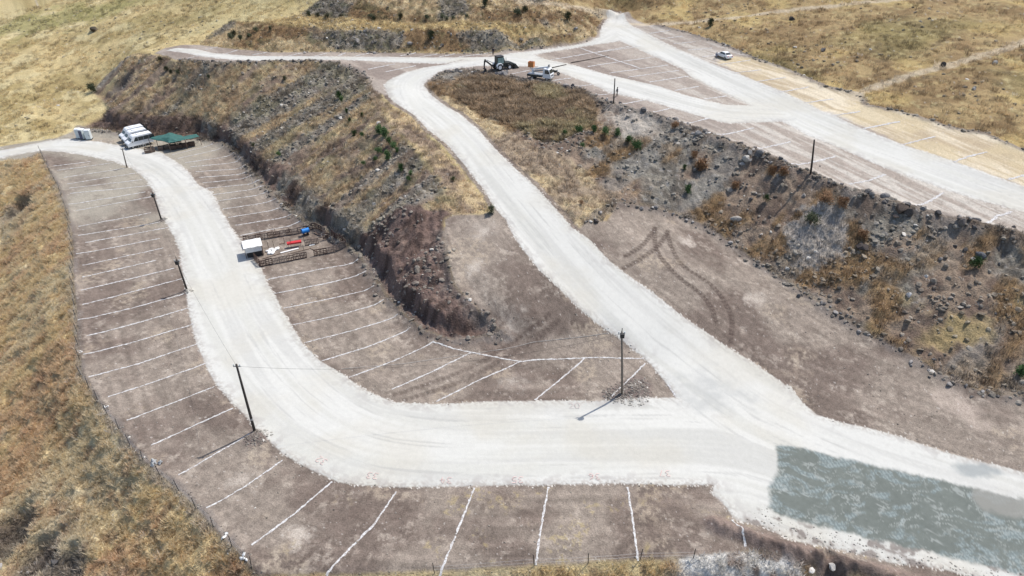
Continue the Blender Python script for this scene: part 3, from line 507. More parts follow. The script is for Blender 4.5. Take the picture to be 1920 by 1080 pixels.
low_lines = [[(100,312),(170,303)],[(107,320),(213,305)],[(120,333),(233,316)],[(126,345),(253,325)],[(130,353),(267,337)],[(132,363),(283,348)],[(128,385),(273,360)],[(143,395),(290,368)],[(147,425),(283,399)],[(147,442),(300,417)],[(160,455),(315,427)],[(143,478),(300,447)],[(155,498),(307,465)],[(155,520),(293,488)],[(152,545),(327,503)],[(155,572),(340,523)],[(147,603),(240,580),(347,551)],[(163,631),(260,605),(353,578)],[(157,667),(250,642),(363,608)],[(167,708),(260,682),(370,645)],[(203,745),(290,716),(385,682)],[(238,789),(320,757),(402,725)],[(283,835),(360,800),(437,765)],[(335,892),(405,850),(468,815)],[(388,955),(460,912),(530,863)],[(472,1023),(550,965),(623,903)],[(743,922),(700,985),(650,1035),(612,1080)],[(890,915),(860,990),(840,1040),(824,1083)],[(1028,913),(1016,980),(1005,1060)],[(1177,913),(1187,980),(1196,1052)],[(1372,975),(1385,995),(1398,1026)],
 [(323,290),(400,272)],[(333,297),(420,277)],[(347,305),(443,286)],[(357,313),(457,294)],[(367,322),(467,307)],[(373,333),(473,320)],[(380,343),(480,328)],[(387,353),(490,340)],[(400,365),(495,350)],[(407,377),(503,362)],[(418,392),(520,375)],[(428,408),(535,388)],[(440,423),(547,405)],[(450,442),(565,418)],
 [(502,524),(600,505),(672,491)],[(513,551),(610,532),(687,512)],[(532,578),(620,560),(702,540)],[(550,609),(640,590),(720,566)],[(570,643),(660,620),(747,593)],[(603,677),(690,650),(770,618)],[(655,708),(740,676),(812,644)],[(735,730),(810,697),(883,661)],[(818,753),(900,712),(975,678)],[(1003,750),(1050,712),(1097,671)],[(1147,747),(1180,712),(1210,681)],[(812,644),(850,655),(880,660),(947,673),(977,678),(1020,674),(1100,671),(1207,672)],[(1253,722),(1267,744)]]
up_lines = [[(1033,112),(1180,87)],[(1087,90),(1200,128)],[(1102,125),(1160,116),(1227,107)],[(1143,137),(1253,122)],[(1177,145),(1273,132)],[(1217,154),(1292,143)],[(1265,170),(1310,162)],[(1320,186),(1363,180)],[(1120,98),(1200,87)],
 [(1217,63),(1257,57)],[(1237,73),(1280,68)],[(1263,82),(1305,78)],[(1290,94),(1335,90)],[(1317,107),(1345,103)],[(1350,121),(1407,113)],[(1377,137),(1427,131)],[(1420,153),(1473,145)],[(1462,173),(1517,163)],[(1510,193),(1563,186)],[(1563,217),(1613,209)],[(1617,242),(1687,228)],[(1693,271),(1753,256)],[(1788,304),(1815,294),(1850,285)],[(1890,337),(1925,327)],
 [(1270,234),(1330,222)],[(1323,256),(1370,250),(1413,240)],[(1417,280),(1482,266)],[(1477,313),(1530,303),(1567,293)],[(1593,345),(1630,338),(1660,327)],[(1710,392),(1745,376),(1770,361)],[(1843,427),(1870,405),(1897,397)],
 [(1003,156),(1070,147)],[(1057,167),(1110,159)],[(1113,180),(1153,175)],[(1167,195),(1207,188)],[(1220,211),(1257,203)],[(960,139),(993,132)],[(830,131),(897,120)],
 [(750,105),(780,99)],[(787,107),(820,101)],[(823,107),(853,101)],[(860,107),(925,97)],[(690,130),(740,120)],[(723,135),(780,123)],[(407,119),(440,113)],[(350,110),(376,104)],[(473,103),(500,98)],[(540,105),(565,100)],[(590,106),(612,100)],[(633,105),(648,99)],[(666,105),(692,100)],[(423,101),(445,94)],[(385,93),(408,88)]]
for lines, par in ((low_lines, ZO['lower_lot']), (up_lines, ZO['upper_lot'])):
    for ln in lines:
        pl = GL(ln); dist = float(np.hypot(*pl[0])); ribbon('bay_line', pl, .165 if dist < 80 else .20 if (dist < 85 or lines is low_lines) else .34, M_chalk, par, lift=.02 if dist < 80 else .03, rag=.5)
for ln in ([(640,692),(760,682),(880,664),(1000,642),(1140,625)], [(470,330),(475,345)]): ribbon('bay_line', GL(ln), .07, M_faint, ZO['lower_lot'], lift=.04, lab='thin faint string line across the brown earth')
DIG = {'0':[[(0,.5),(.08,.9),(.3,1),(.5,.9),(.58,.5),(.5,.1),(.3,0),(.08,.1),(0,.5)]],'2':[[(.02,.8),(.2,1),(.5,.9),(.5,.6),(.05,.02),(.6,.04)]],'3':[[(.02,.92),(.35,1),(.52,.8),(.25,.55),(.55,.3),(.35,.02),(0,.1)]],'4':[[(.3,1),(.02,.4),(.6,.42)],[(.42,.75),(.38,0)]],'5':[[(.55,1),(.1,.95),(.06,.58),(.4,.6),(.52,.3),(.3,.02),(0,.08)]],'6':[[(.5,1),(.1,.6),(.04,.2),(.3,0),(.52,.2),(.35,.45),(.06,.3)]],'7':[[(0,.98),(.58,.98),(.2,0)]],'1':[[(.1,.8),(.32,1),(.3,0)]]}
def number(txt, px, py, ang, hgt_, mat, par):
    c = G(px, py)[0]; s = hgt_; ca, sa = math.cos(ang), math.sin(ang); w = len(txt)*.8*s
    for i, ch in enumerate(txt):
        V = []; F = []
        for st in DIG[ch]:
            p = np.array([((a*s*1.05+i*.8*s)-w/2, b*s-s/2) for a, b in st]); p = np.stack([c[0]+p[:,0]*ca-p[:,1]*sa, c[1]+p[:,0]*sa+p[:,1]*ca], 1)
            t = np.gradient(p, axis=0); t /= np.linalg.norm(t, axis=1)[:,None]+1e-9; nn = np.stack([-t[:,1],t[:,0]],1)*.027
            b0 = len(V); k = len(p); q = np.concatenate([p+nn, p-nn]); z = mesh_z(q[:,0], q[:,1])+.085; V += [(float(a),float(b),float(h)) for (a,b),h in zip(q,z)]; F += [(b0+j+1,b0+j,b0+k+j,b0+k+j+1) for j in range(k-1)]
        me = bpy.data.meshes.new('painted_digit'); me.from_pydata(V, [], F); me.materials.append(mat); o = bpy.data.objects.new('painted_digit', me); COL.objects.link(o); o.parent = par; o['label'] = 'spray painted digit %s at the road edge' % ch
number('32', 602, 864, math.pi+R(-32), .75, M_red, ZO['lower_road']); number('33', 697, 893, math.pi-R(8), .75, M_red, ZO['lower_road']); number('34', 835, 902, math.pi, .75, M_red, ZO['lower_road'])
number('35', 969, 901, math.pi, .75, M_red, ZO['lower_road']); number('36', 1113, 895, math.pi, .75, M_red, ZO['lower_road']); number('37', 1245, 889, math.pi, .72, M_red, ZO['lower_road']); number('20', 1078, 762, 0, .8, M_dkspray, ZO['lower_road'])

# ------------------------------------------------------------------ loose rock, brush and grass
def rock_mesh(name, seed, sub=1, flat=.7):
    bm = bmesh.new(); bmesh.ops.create_icosphere(bm, subdivisions=sub, radius=1); r = random.Random(seed)
    ax = (r.uniform(.75,1.15), r.uniform(.6,1), flat*r.uniform(.75,1.1)); cuts = [(Vector((r.uniform(-1,1),r.uniform(-1,1),r.uniform(-.6,1))).normalized(), r.uniform(.5,.85)) for _ in range(7)]
    for v in bm.verts:
        for d, k in cuts:
            e = v.co.dot(d)
            if e > k: v.co -= d*(e-k)
        v.co *= 1+r.uniform(-.07,.07); v.co = Vector((v.co.x*ax[0], v.co.y*ax[1], v.co.z*ax[2]))
    me = bpy.data.meshes.new(name); bm.to_mesh(me); bm.free(); return me
def tuft_mesh(name, seed, nb, h, spread, wid, lean=.5):
    r = random.Random(seed); V = []; F = []
    for i in range(nb):
        a = r.uniform(0, 6.283); d = spread*math.sqrt(r.random()); x, y = d*math.cos(a), d*math.sin(a); b = r.uniform(0, 6.283); hh = h*r.uniform(.55,1.1); w = wid*r.uniform(.6,1.3)
        lx = lean*hh*math.cos(a)*r.uniform(.2,1)+.1*hh*r.uniform(-1,1); ly = lean*hh*math.sin(a)*r.uniform(.2,1)+.1*hh*r.uniform(-1,1); k = len(V)
        V += [(x-w*math.cos(b), y-w*math.sin(b), -.08), (x+w*math.cos(b), y+w*math.sin(b), -.08), (x+lx*.5+w*.7*math.cos(b), y+ly*.5+w*.7*math.sin(b), hh*.6), (x+lx, y+ly, hh)]
        F += [(k, k+1, k+2), (k, k+2, k+3)]
    me = bpy.data.meshes.new(name); me.from_pydata(V, [], F); return me
M_rock_i = scatter_mat('rubble_stone'); M_grass_i = scatter_mat('dry_grass', jitter=.22, leafy=True)
def hidden_col(name, meshes, mat):
    c = bpy.data.collections.new(name)
    for i, me in enumerate(meshes):
        me.materials.append(mat); o = bpy.data.objects.new(name+'_piece', me); c.objects.link(o)
    return c
rocks_c = hidden_col('rubble_source', [rock_mesh('rubble_stone', s, 1) for s in range(6)], M_rock_i)
tufts_c = hidden_col('tuft_source', [tuft_mesh('grass_tuft', s, 20, .42, .28, .022) for s in range(5)], M_grass_i)
brush_c = hidden_col('brush_source', [tuft_mesh('brush_tuft', 50+s, 26, .66, .42, .038, .8) for s in range(5)], M_grass_i)
def scatter(name, x, y, z, col, scl, rot, src, nvar, label):
    n = len(x); me = bpy.data.meshes.new(name); me.vertices.add(n); me.vertices.foreach_set('co', np.stack([x,y,z],1).astype(np.float32).ravel())
    a = me.attributes.new('col','FLOAT_COLOR','POINT'); a.data.foreach_set('color', np.concatenate([col,np.ones((n,1))],1).astype(np.float32).ravel())
    a = me.attributes.new('scl','FLOAT_VECTOR','POINT'); a.data.foreach_set('vector', scl.astype(np.float32).ravel())
    a = me.attributes.new('rot','FLOAT_VECTOR','POINT'); a.data.foreach_set('vector', rot.astype(np.float32).ravel())
    a = me.attributes.new('pick','INT','POINT'); a.data.foreach_set('value', RNG.integers(0, nvar, n).astype(np.int32))
    o = bpy.data.objects.new(name, me); COL.objects.link(o)
    g = bpy.data.node_groups.new(name, 'GeometryNodeTree'); g.interface.new_socket('Geometry', in_out='INPUT', socket_type='NodeSocketGeometry'); g.interface.new_socket('Geometry', in_out='OUTPUT', socket_type='NodeSocketGeometry')
    N = g.nodes; gi = N.new('NodeGroupInput'); go = N.new('NodeGroupOutput'); ip = N.new('GeometryNodeInstanceOnPoints'); ci = N.new('GeometryNodeCollectionInfo')
    ci.inputs['Collection'].default_value = src; ci.inputs['Separate Children'].default_value = True; ci.inputs['Reset Children'].default_value = True
    def att(nm, t): q = N.new('GeometryNodeInputNamedAttribute'); q.data_type = t; q.inputs[0].default_value = nm; return q.outputs[0]
    k = g.links.new; k(gi.outputs[0], ip.inputs['Points']); k(ci.outputs[0], ip.inputs['Instance']); ip.inputs['Pick Instance'].default_value = True
    k(att('pick','INT'), ip.inputs['Instance Index']); k(att('rot','FLOAT_VECTOR'), ip.inputs['Rotation']); k(att('scl','FLOAT_VECTOR'), ip.inputs['Scale']); k(ip.outputs[0], go.inputs[0])
    md = o.modifiers.new('scatter', 'NODES'); md.node_group = g; tag(o, label, kind='stuff'); return o
def cand(n, x0, x1, y0, y1):
    """random ground points inside what the drone can see (with a margin)"""
    x = RNG.uniform(x0, x1, n); y = RNG.uniform(y0, y1, n); k = np.abs(x) < 12+y*.98; return x[k], y[k]
def spread(x, y, w, m): k = RNG.random(len(x)) < w; return x[k], y[k], {a: b[k] for a, b in m.items()}
def finish(name, x, y, m, src, s0, s1, label, bright=1.0, tint=None, sink=0, rock=False, power=1.6):
    z = height(x, y, m)-sink; c = colour(x, y, m)*bright; n = len(x)
    if rock:
        g = RNG.random(n)[:,None]; c = (C(100,95,88)*(1-g)+C(172,165,152)*g)*.6+c*.4
        pale = RNG.random(n) > .975; c[pale] = C(214,208,198)
    else: g_ = c.mean(1, keepdims=True); c = (c*.78+g_*.22)*(RNG.uniform(.5,1.45,n))[:,None]; c = c/np.maximum(1, c.max(1, keepdims=True)/.72)
    s = s0+(s1-s0)*RNG.random(n)**power; sc_ = np.stack([s,s,s*(RNG.uniform(.6,1.1,n))],1)
    rot = np.stack([RNG.uniform(-.5,.5,n)*(1 if rock else .3), RNG.uniform(-.5,.5,n)*(1 if rock else .3), RNG.uniform(0,6.28,n)],1)
    scatter(name, x, y, z, np.clip(c,.01,.75), sc_, rot, src, 6 if rock else 5, label)
# foreground slope brush
x, y = cand(150000, -110, 25, 18, 140); m = masks(x, y); x, y, m = spread(x, y, (m['front'] < -.15)*.85, m); finish('dry_brush', x, y, m, brush_c, .4, 1.0, 'golden brown dry brush covering the slope at the lower left', 2.6)
# banks: grass in the streaks
x, y = cand(190000, -90, 95, 55, 205); m = masks(x, y)
st = fbm(m['u']*.10, m['v'], .55, 4, 161); rbk = fbm(x,y,.13,3,191)+(st-.5)*.3
wL = (m['leftE'] < 0)*(m['mound'] > .3)*sm(.40,.54,st)*(.8); wS = ((m['shoulder'] < 0)|(m['bench'] < 0))*.35; wB = (m['brush'] < .3)*.95; wR = (m['midB'] < 0)*(m['bench'] > 0)*sm(.50,.62,rbk)*.75; wD = (m['bankD'] < 0)*.5
w = np.maximum.reduce([wL, wS, wB, wR, wD])*(m['rd'] > .5)*(m['lot'] > -.0); x, y, m = spread(x, y, w, m); finish('bank_grass', x, y, m, tufts_c, .7, 1.7, 'dry grass growing in streaks on the banks', 1.6)
x, y = cand(60000, -10, 30, 85, 140); m = masks(x, y); x, y, m = spread(x, y, (m['brush'] < -.2)*.9, m); finish('bank_brush', x, y, m, brush_c, .6, 1.5, 'brown dry brush on the hummock beside the middle road', 1.6)
# open fields
x, y = cand(110000, -185, 200, 95, 255); m = masks(x, y); fw = (np.minimum.reduce([m['lot'],m['leftE'],m['midB'],m['bankD'],m['front'],m['rd']]) > .8)*sm(.35,.6,fbm(x,y,.35,3,401))
x, y, m = spread(x, y, fw*.8, m); finish('field_grass', x, y, m, tufts_c, .8, 2.0, 'dry grass tufts of the open fields', 1.75)
# rubble
x, y = cand(420000, -90, 100, 40, 200); m = masks(x, y); st2 = fbm(m['u']*.08, m['v'], .16, 3, 171)
wr = np.maximum.reduce([(m['leftE'] < 0)*(.06+.7*sm(.57,.66,st2)), (m['midB'] < 0)*(m['bench'] > 0)*(m['brush'] > 0)*(.12+.8*sm(.47,.62,fbm(x,y,.14,3,411))), (m['bankD'] < .4)*(.08+.5*sm(.55,.65,fbm(x,y,.09,3,173))), sm(1.7,.2,m['d_crestC'])*.9, sm(1.3,.1,m['d_toeE'])*.6, sm(1.2,.1,m['d_toeA'])*.6, sm(1.3,.1,m['d_crestA'])*.8, sm(1,.1,m['d_crestM'])*.6, sm(1.0,.1,m['d_hill'])*.5])
wr = wr*(m['rd'] > .25)*(m['slab'] > 0); x, y, m = spread(x, y, wr*.5, m); finish('rubble', x, y, m, rocks_c, .06, .55, 'broken grey stone strewn over the banks', 1, rock=True, power=3.2)
x, y = cand(150000, -60, 50, 32, 75); m = masks(x, y); wr2 = np.maximum.reduce([sm(.8,.1,m['d_fence'])*.5, (m['mound'] < .2)*.12, sm(.4,.0,np.abs(m['rd']))*.05, (m['lot'] < 0)*(m['rd'] > .1)*.012, (m['ramp'] < 0)*(m['slab'] > .2)*sm(2.2,1.0,line_dist(x, y, rimL, 4)[0])*.25, (m['front'] < 0)*.03])
x, y, m = spread(x, y, wr2, m); finish('scattered_stones', x, y, m, rocks_c, .04, .15, 'small stones along the road edges and fence', 1, rock=True, power=2)
fx, fy = cand(9000, -180, 200, 110, 255); m = masks(fx, fy); fw = (np.minimum.reduce([m['lot'],m['leftE'],m['midB'],m['bankD'],m['front'],m['rd']]) > .8)*sm(.5,.62,fbm(fx,fy,.05,3,421)+.06*(fx>0)); fx, fy, m = spread(fx, fy, fw, m); finish('field_stones', fx, fy, m, rocks_c, .15, .6, 'dark stones lying in the dry grass fields', .9, rock=True, power=2.2)
for q, r, h in piles:
    k = int(90*r*r); a = RNG.uniform(0,6.28,k); d = r*.9*np.sqrt(RNG.random(k))*RNG.uniform(.5,1,k); px_ = q[0]+np.cos(a)*d; py_ = q[1]+np.sin(a)*d
    if 'PX' not in globals(): PX, PY = [], []
    PX.append(px_); PY.append(py_)
x = np.concatenate(PX); y = np.concatenate(PY); finish('dug_stones', x, y, masks(x, y), rocks_c, .04, .18, 'dug up stones heaped round the pole feet', 1, rock=True, power=1.6)

# boulders big enough to pick out, each one a thing
M_boulder = scatter_mat('boulder_stone', inst=False, jitter=.28)
B_mesh = [rock_mesh('boulder', 100+s, 2 if s < 4 else 1, .75) for s in range(8)]
for me in B_mesh: me.materials.append(M_boulder)
def boulder(x, y, s, col, label, group=None, k=None, name='boulder'):
    me = B_mesh[k if k is not None else random.randrange(8)]; o = bpy.data.objects.new(name, me); COL.objects.link(o)
    o.location = (x, y, float(hgt(x, y)[0])+s*.22); o.scale = (s*random.uniform(.8,1.2), s*random.uniform(.8,1.1), s*random.uniform(.7,1.1)); o.rotation_euler = (random.uniform(-.5,.5), random.uniform(-.5,.5), random.uniform(0,6.28))
    o['col'] = [float(v) for v in col]+[1.0]; tag(o, label, 'boulder', group); return o
for px, py, s, c, lab, k in [(1688,399,1.25,C(112,98,88),'largest brown boulder on the right-hand bank crest',0),(1703,403,1.0,C(96,88,82),'dark boulder leaning on the largest brown boulder of the crest',1),(1681,406,.55,C(176,150,130),'small tan rock in front of the largest brown boulder',2),(1399,302,.8,C(196,190,180),'pale round boulder on the crest above the orange bush',3),(1391,308,.7,C(170,166,160),'grey boulder just left of the pale round boulder',2),(1405,293,.55,C(188,180,170),'flat pale slab stone behind the pale round boulder',1),(1412,288,.5,C(206,198,188),'small white rock standing highest on the crest stones',0),
        (1618,467,.95,C(88,80,76),'dark boulder half buried at the middle of the right bank',2),(1800,425,.7,C(130,120,112),'brown boulder at the crest near the last chalk line',1),(1795,421,.6,C(112,104,98),'darker boulder beside the brown boulder near the last chalk line',0),(1380,412,.7,C(190,180,168),'pale leaning rock at the foot of the right bank',3),(1333,415,.65,C(150,128,104),'tan rock at the foot of the right bank',2),(1703,555,.5,C(220,214,206),'white rock low on the rubble bank',1),(1738,515,.45,C(214,208,200),'white rock in the middle of the rubble bank',0),(1838,478,.75,C(112,112,114),'broad grey slab rock under the overhang at far right',3),(1117,419,.55,C(80,74,72),'dark rock at the top edge of the middle earth strip',0),
        (702,382,.45,C(196,190,180),'white rock lying on the left bank above the cut',1),(1049,156,.35,C(225,222,216),'white stone on the chalk line beside the lift truck',2),(1767,127,.8,C(84,80,76),'dark boulder beside the footpath on the right hillside',1),(1485,38,1.0,C(80,76,72),'dark boulder high on the right hillside',2),(1543,97,.9,C(120,116,112),'grey boulder in the middle of the right hillside',0),(1865,122,.8,C(150,146,140),'grey boulder below the footpath on the right hillside',3),(1825,170,.6,C(170,166,160),'pale boulder low on the right hillside',1),(178,57,1.6,C(92,84,74),'dark boulder in the left field below the green patch',2),(1560,1060,.5,C(200,194,186),'white rock beside the dark pit at the bottom edge',1),(1521,1073,.4,C(222,216,208),'small bright rock left of the dark pit at the bottom edge',3)]:
    g = G(px, py)[0]; boulder(g[0], g[1], s, c, lab, None, k)
def boulder_run(n, pts, width, s0, s1, label, group, side=0, cmul=1.0, marks=None):
    pts = np.asarray(pts); seg = np.hypot(*(pts[1:]-pts[:-1]).T); cum = np.concatenate([[0], np.cumsum(seg)])
    for _ in range(n):
        t = random.uniform(0, cum[-1]); i = min(len(seg)-1, int(np.searchsorted(cum, t)-1)); i = max(0, i); f = (t-cum[i])/seg[i]; p = pts[i]*(1-f)+pts[i+1]*f
        q = p+FD*(side+random.gauss(0, width)); xx = np.array([q[0]]); yy = np.array([q[1]])
        if masks(xx, yy)['rd'][0] < .6: continue
        g = random.random(); c = (C(96,92,90)*(1-g)+C(172,166,160)*g)*cmul; sz = s0+(s1-s0)*random.random()**2; tone = 'dark grey' if g < .33 else 'mid grey' if g < .66 else 'pale grey'
        where = '' if not marks else ' '+min(marks, key=lambda k: (G(*k[0])[0][0]-q[0])**2+(G(*k[0])[0][1]-q[1])**2)[1]
        boulder(q[0], q[1], sz, c, '%s %s %s%s' % ('large' if sz > s0+.5*(s1-s0) else 'medium' if sz > s0+.15*(s1-s0) else 'small', tone, label, where), group)
boulder_run(95, crestC, .9, .28, .75, 'boulder on the crest', 'boulders along the right bank crest', marks=[((870,134),'beside the backhoe'),((1000,156),'below the lift truck'),((1100,178),'left of the standing man'),((1160,204),'by the pole next to the standing man'),((1230,222),'in the dark pile under the road fork'),((1320,254),'between the dark pile and the pale round boulder'),((1400,284),'around the pale round boulder'),((1460,310),'left of the bare crest pole'),((1540,342),'right of the bare crest pole'),((1620,370),'left of the largest brown boulder'),((1740,405),'right of the largest brown boulder'),((1860,435),'near the far right end')])
boulder_run(45, toeE, .7, .22, .55, 'rock at the bank foot', 'rocks at the foot of the right bank', marks=[((1110,418),'beside the straw coloured bench'),((1200,388),'at the top edge of the earth strip'),((1300,415),'near the tan rock'),((1390,465),'near the pale leaning rock'),((1500,545),'below the gravel patch'),((1620,630),'halfway down the earth strip'),((1760,705),'near the yellow grass patch'),((1880,742),'at the far right')])
boulder_run(50, crestC[9:], 3.5, .22, .5, 'rock on the right bank', 'rocks on the rubble bank face', 5, marks=[((1300,300),'behind the orange bush'),((1420,340),'below the pale round boulder'),((1520,380),'above the gravel patch'),((1640,440),'beside the half buried boulder'),((1760,480),'below the largest brown boulder'),((1880,520),'under the far right overhang')])
boulder_run(28, crestA, .6, .3, .6, 'rock on the left bank rim', 'rocks on the left bank rim', 0, .8, marks=[((380,120),'at its far left end'),((470,120),'left of its middle'),((570,117),'in its middle'),((650,127),'at its right end')])
boulder_run(30, GL([(600,80),(760,85),(900,80),(1000,75),(1090,60)]), 3, .35, .85, 'rock in the rear bank', 'rocks in the rear bank', marks=[((620,80),'at its left end'),((780,82),'left of the green shrub'),((900,80),'behind the backhoe'),((1000,75),'right of the backhoe'),((1080,62),'at its right end')])
boulder_run(14, GL([(20,1040),(60,1060),(110,1075)]), .8, .2, .5, 'rock by the dark pits in the bottom left corner', 'rocks by the bottom left pits')

# ------------------------------------------------------------------ things: helpers
def empty(name, loc, rz=0, label=None, cat=None, group=None):
    o = bpy.data.objects.new(name, None); COL.objects.link(o); o.location = loc; o.rotation_euler = (0,0,rz); o.empty_display_size = .3; tag(o, label, cat, group); return o
class MB:
    def __init__(s): s.v = []; s.f = []
    def add(s, V, F): k = len(s.v); s.v += [tuple(p) for p in V]; s.f += [tuple(i+k for i in f) for f in F]; return s
    def box(s, c, d, rot=None):
        V = [Vector((a*d[0]/2, b*d[1]/2, e*d[2]/2)) for a in (-1,1) for b in (-1,1) for e in (-1,1)]
        if rot: m = Euler(rot).to_matrix(); V = [m@p for p in V]
        return s.add([p+Vector(c) for p in V], [(0,1,3,2),(4,6,7,5),(0,4,5,1),(2,3,7,6),(0,2,6,4),(1,5,7,3)])
    def prism(s, prof, y0, y1, inset=0.0, cx=0):
        """side outline (x, z) extruded across y; inset narrows the upper points"""
        n = len(prof); zm = max(p[1] for p in prof); z0 = min(p[1] for p in prof); V = []
        for yy, sg in ((y0,1),(y1,-1)):
            for x, z in prof: t = max(0, (z-z0)/(zm-z0)-.45)/.55; V.append((x, yy+sg*inset*t, z))
        F = [tuple(range(n)), tuple(range(2*n-1, n-1, -1))]+[(i, n+i, n+(i+1)%n, (i+1)%n) for i in range(n)]
        return s.add(V, F)
    def tube(s, pts, r, n=8, r2=None):
        pts = [Vector(p) for p in pts]; V = []; F = []; k = len(pts)
        for i, p in enumerate(pts):
            d = (pts[min(i+1,k-1)]-pts[max(i-1,0)]).normalized(); a = d.orthogonal().normalized(); b = d.cross(a); rr = r if r2 is None else r+(r2-r)*i/(k-1)
            V += [p+a*rr*math.cos(6.2832*j/n)+b*rr*math.sin(6.2832*j/n) for j in range(n)]
        for i in range(k-1): F += [(i*n+j, i*n+(j+1)%n, (i+1)*n+(j+1)%n, (i+1)*n+j) for j in range(n)]
        F += [tuple(range(n))[::-1], tuple((k-1)*n+j for j in range(n))]
        return s.add(V, F)
    def build(s, name, mat, parent=None, bev=0, smooth=False):
        me = bpy.data.meshes.new(name); me.from_pydata([tuple(p) for p in s.v], [], s.f); me.materials.append(mat)
        bm = bmesh.new(); bm.from_mesh(me); bmesh.ops.recalc_face_normals(bm, faces=bm.faces); bm.to_mesh(me); bm.free()
        if smooth: me.shade_smooth()
        o = bpy.data.objects.new(name, me); COL.objects.link(o)
        if bev: b = o.modifiers.new('bevel','BEVEL'); b.width = bev; b.segments = 2; b.limit_method = 'ANGLE'
        if parent: o.parent = parent
        return o
MW = plain('white_paint', (.80,.80,.79), .3, var=.03, spec=.5); MG = plain('dark_glass', (.02,.03,.035), .08, var=.1, spec=.6); MT = plain('tyre_rubber', (.02,.02,.02), .9); MS = plain('grey_steel', (.38,.38,.38), .45, .5)
MK = plain('black_plastic', (.03,.03,.03), .6); MRD = plain('red_paint', (.55,.03,.03), .4); MBL = plain('blue_plastic', (.02,.22,.62), .5); MWD = plain('grey_wood', (.17,.12,.09), .9, var=.3); MWB = plain('brown_wood', (.10,.065,.05), .9, var=.35)
MPOLE = plain('dark_timber', (.055,.045,.038), .85, var=.25); MPOLEG = plain('weathered_timber', (.16,.135,.11), .85, var=.25); MTARP = plain('green_shade_net', (.035,.115,.10), .8, var=.15, scale=2); MOR = plain('orange_paint', (.62,.24,.08), .6, var=.15)
MGLASSL = plain('pale_glass', (.22,.33,.31), .12, spec=.6); MWHT = plain('white_sheet', (.74,.73,.70), .8, var=.06); MSAND = plain('sand_pile', (.36,.29,.21), .95, var=.2); MDG = plain('dark_machine_paint', (.05,.055,.05), .5); MHL = plain('lamp_lens', (.55,.57,.58), .1); MCONC = plain('grey_concrete', (.38,.38,.37), .9)
MLG = plain('pale_cabin_panel', (.62,.66,.65), .6, var=.05); MNAVY = plain('dark_door', (.09,.09,.14), .6)
def wheel(parent, x, y, r, w, name='wheel', rim=MS):
    t = MB(); t.tube([(x, y-w/2, r), (x, y-w*.42, r), (x, y+w*.42, r), (x, y+w/2, r)], r, 20); o = t.build(name, MT, parent, bev=.03)
    rr = MB(); rr.tube([(x, y-w/2-.012, r), (x, y+w/2+.012, r)], r*.58, 14); rr.build('rim', rim, o); return o

# ------------------------------------------------------------------ utility poles and wires
tops = []
def pole(bx, by, tx, ty, label, mat, r=.14, head=None, foot=True):
    b = GZ(bx, by)
    a = (tx-960)/FPX; q = (ty-540)/FPX; d = b.y/(CT-q*ST); top = Vector((a*d, b.y, CAM_H-(ST+q*CT)*d))
    o = empty('utility_pole', b, 0, label, 'utility pole', 'utility poles along the roads'); dv = top-b
    m = MB(); m.tube([Vector((0,0,-.4)), dv*.33, dv*.66, dv], r, 10, r*.68); m.build('shaft', mat, o, smooth=True)
    if head == 'lamp':
        h = MB(); h.box(dv+Vector((.05,-.2,-.35)), (.42,.34,.5)); h.build('lamp_head', MK, o, bev=.03)
        h = MB(); h.tube([dv+Vector((0,0,-.1)), dv+Vector((0,0,.45))], .04, 6); h.build('pole_cap', MK, o)
    if head in ('lamp','wire'):
        h = MB(); h.box(dv+Vector((0,0,-.25)), (.7,.09,.09)); h.build('crossarm', MS, o)
        for s in (-.3,.3): h = MB(); h.tube([dv+Vector((s,0,-.2)), dv+Vector((s,0,.02))], .05, 8); h.build('insulator', MLG, o)
    if head == 'band': h = MB(); h.tube([dv*.19, dv*.23], r*1.08, 10); h.build('band', MS, o)
    tops.append(b+dv); return o
p1 = pole(238,314,229,278,'thin grey utility pole leaning at the far bend beside the white vans', MPOLEG, .12, 'wire')
p2 = pole(303,413,286,362,'dark utility pole with a lamp, second from the vans along the lower road', MPOLE, .13, 'lamp')
p3 = pole(351,545,331,487,'dark utility pole with a lamp halfway along the lower road', MPOLE, .14, 'lamp')
p4 = pole(478,810,443,683,'tallest dark leaning utility pole at the bend of the lower road', MPOLE, .15, 'wire')
p5 = pole(1166,743,1166,622,'grey brown utility pole on a stone heap at the road junction', MPOLEG, .13, 'lamp')
p6 = pole(1150,200,1153,147,'dark bare pole on the crest beside the standing man', MPOLE, .13)
p7 = pole(1518,335,1527,262,'dark bare pole on the crest of the right bank', MPOLE, .15)
h = MB(); h.tube([Vector((0,0,0))+(tops[3]-p4.location)*.17, (tops[3]-p4.location)*.2], .15, 10); h.build('band', MS, p4)
def cable(a, b, sag, label):
    pts = [a.lerp(b, i/16)-Vector((0,0,4*sag*(i/16)*(1-i/16))) for i in range(17)]; m = MB(); m.tube([p-a for p in pts], .010, 4); o = m.build('overhead_cable', MK); o.location = a; tag(o, label, 'cable', 'overhead cables'); return o
dz = Vector((0,0,-.25))
cable(tops[0]+dz, tops[1]+dz, .5, 'overhead cable from the far bend pole to the second lamp pole'); cable(tops[1]+dz, tops[2]+dz, .5, 'overhead cable between the two lamp poles'); cable(tops[2]+dz, tops[3]+dz, .7, 'overhead cable from the halfway lamp pole to the tallest leaning pole'); cable(tops[3]+dz, tops[4]+dz, 1.9, 'overhead cable crossing from the tallest pole to the junction pole')
def lying(pa, pb, label, r):
    a, b = GZ(*pa), GZ(*pb); m = MB(); m.tube([Vector((0,0,r*.9)), (b-a)*.5+Vector((0,0,r*.9)), b-a+Vector((0,0,r*.9))], r, 10, r*.7); o = m.build('lying_pole', MPOLE, smooth=True); o.location = a; tag(o, label, 'timber pole', 'poles lying on the upper road')
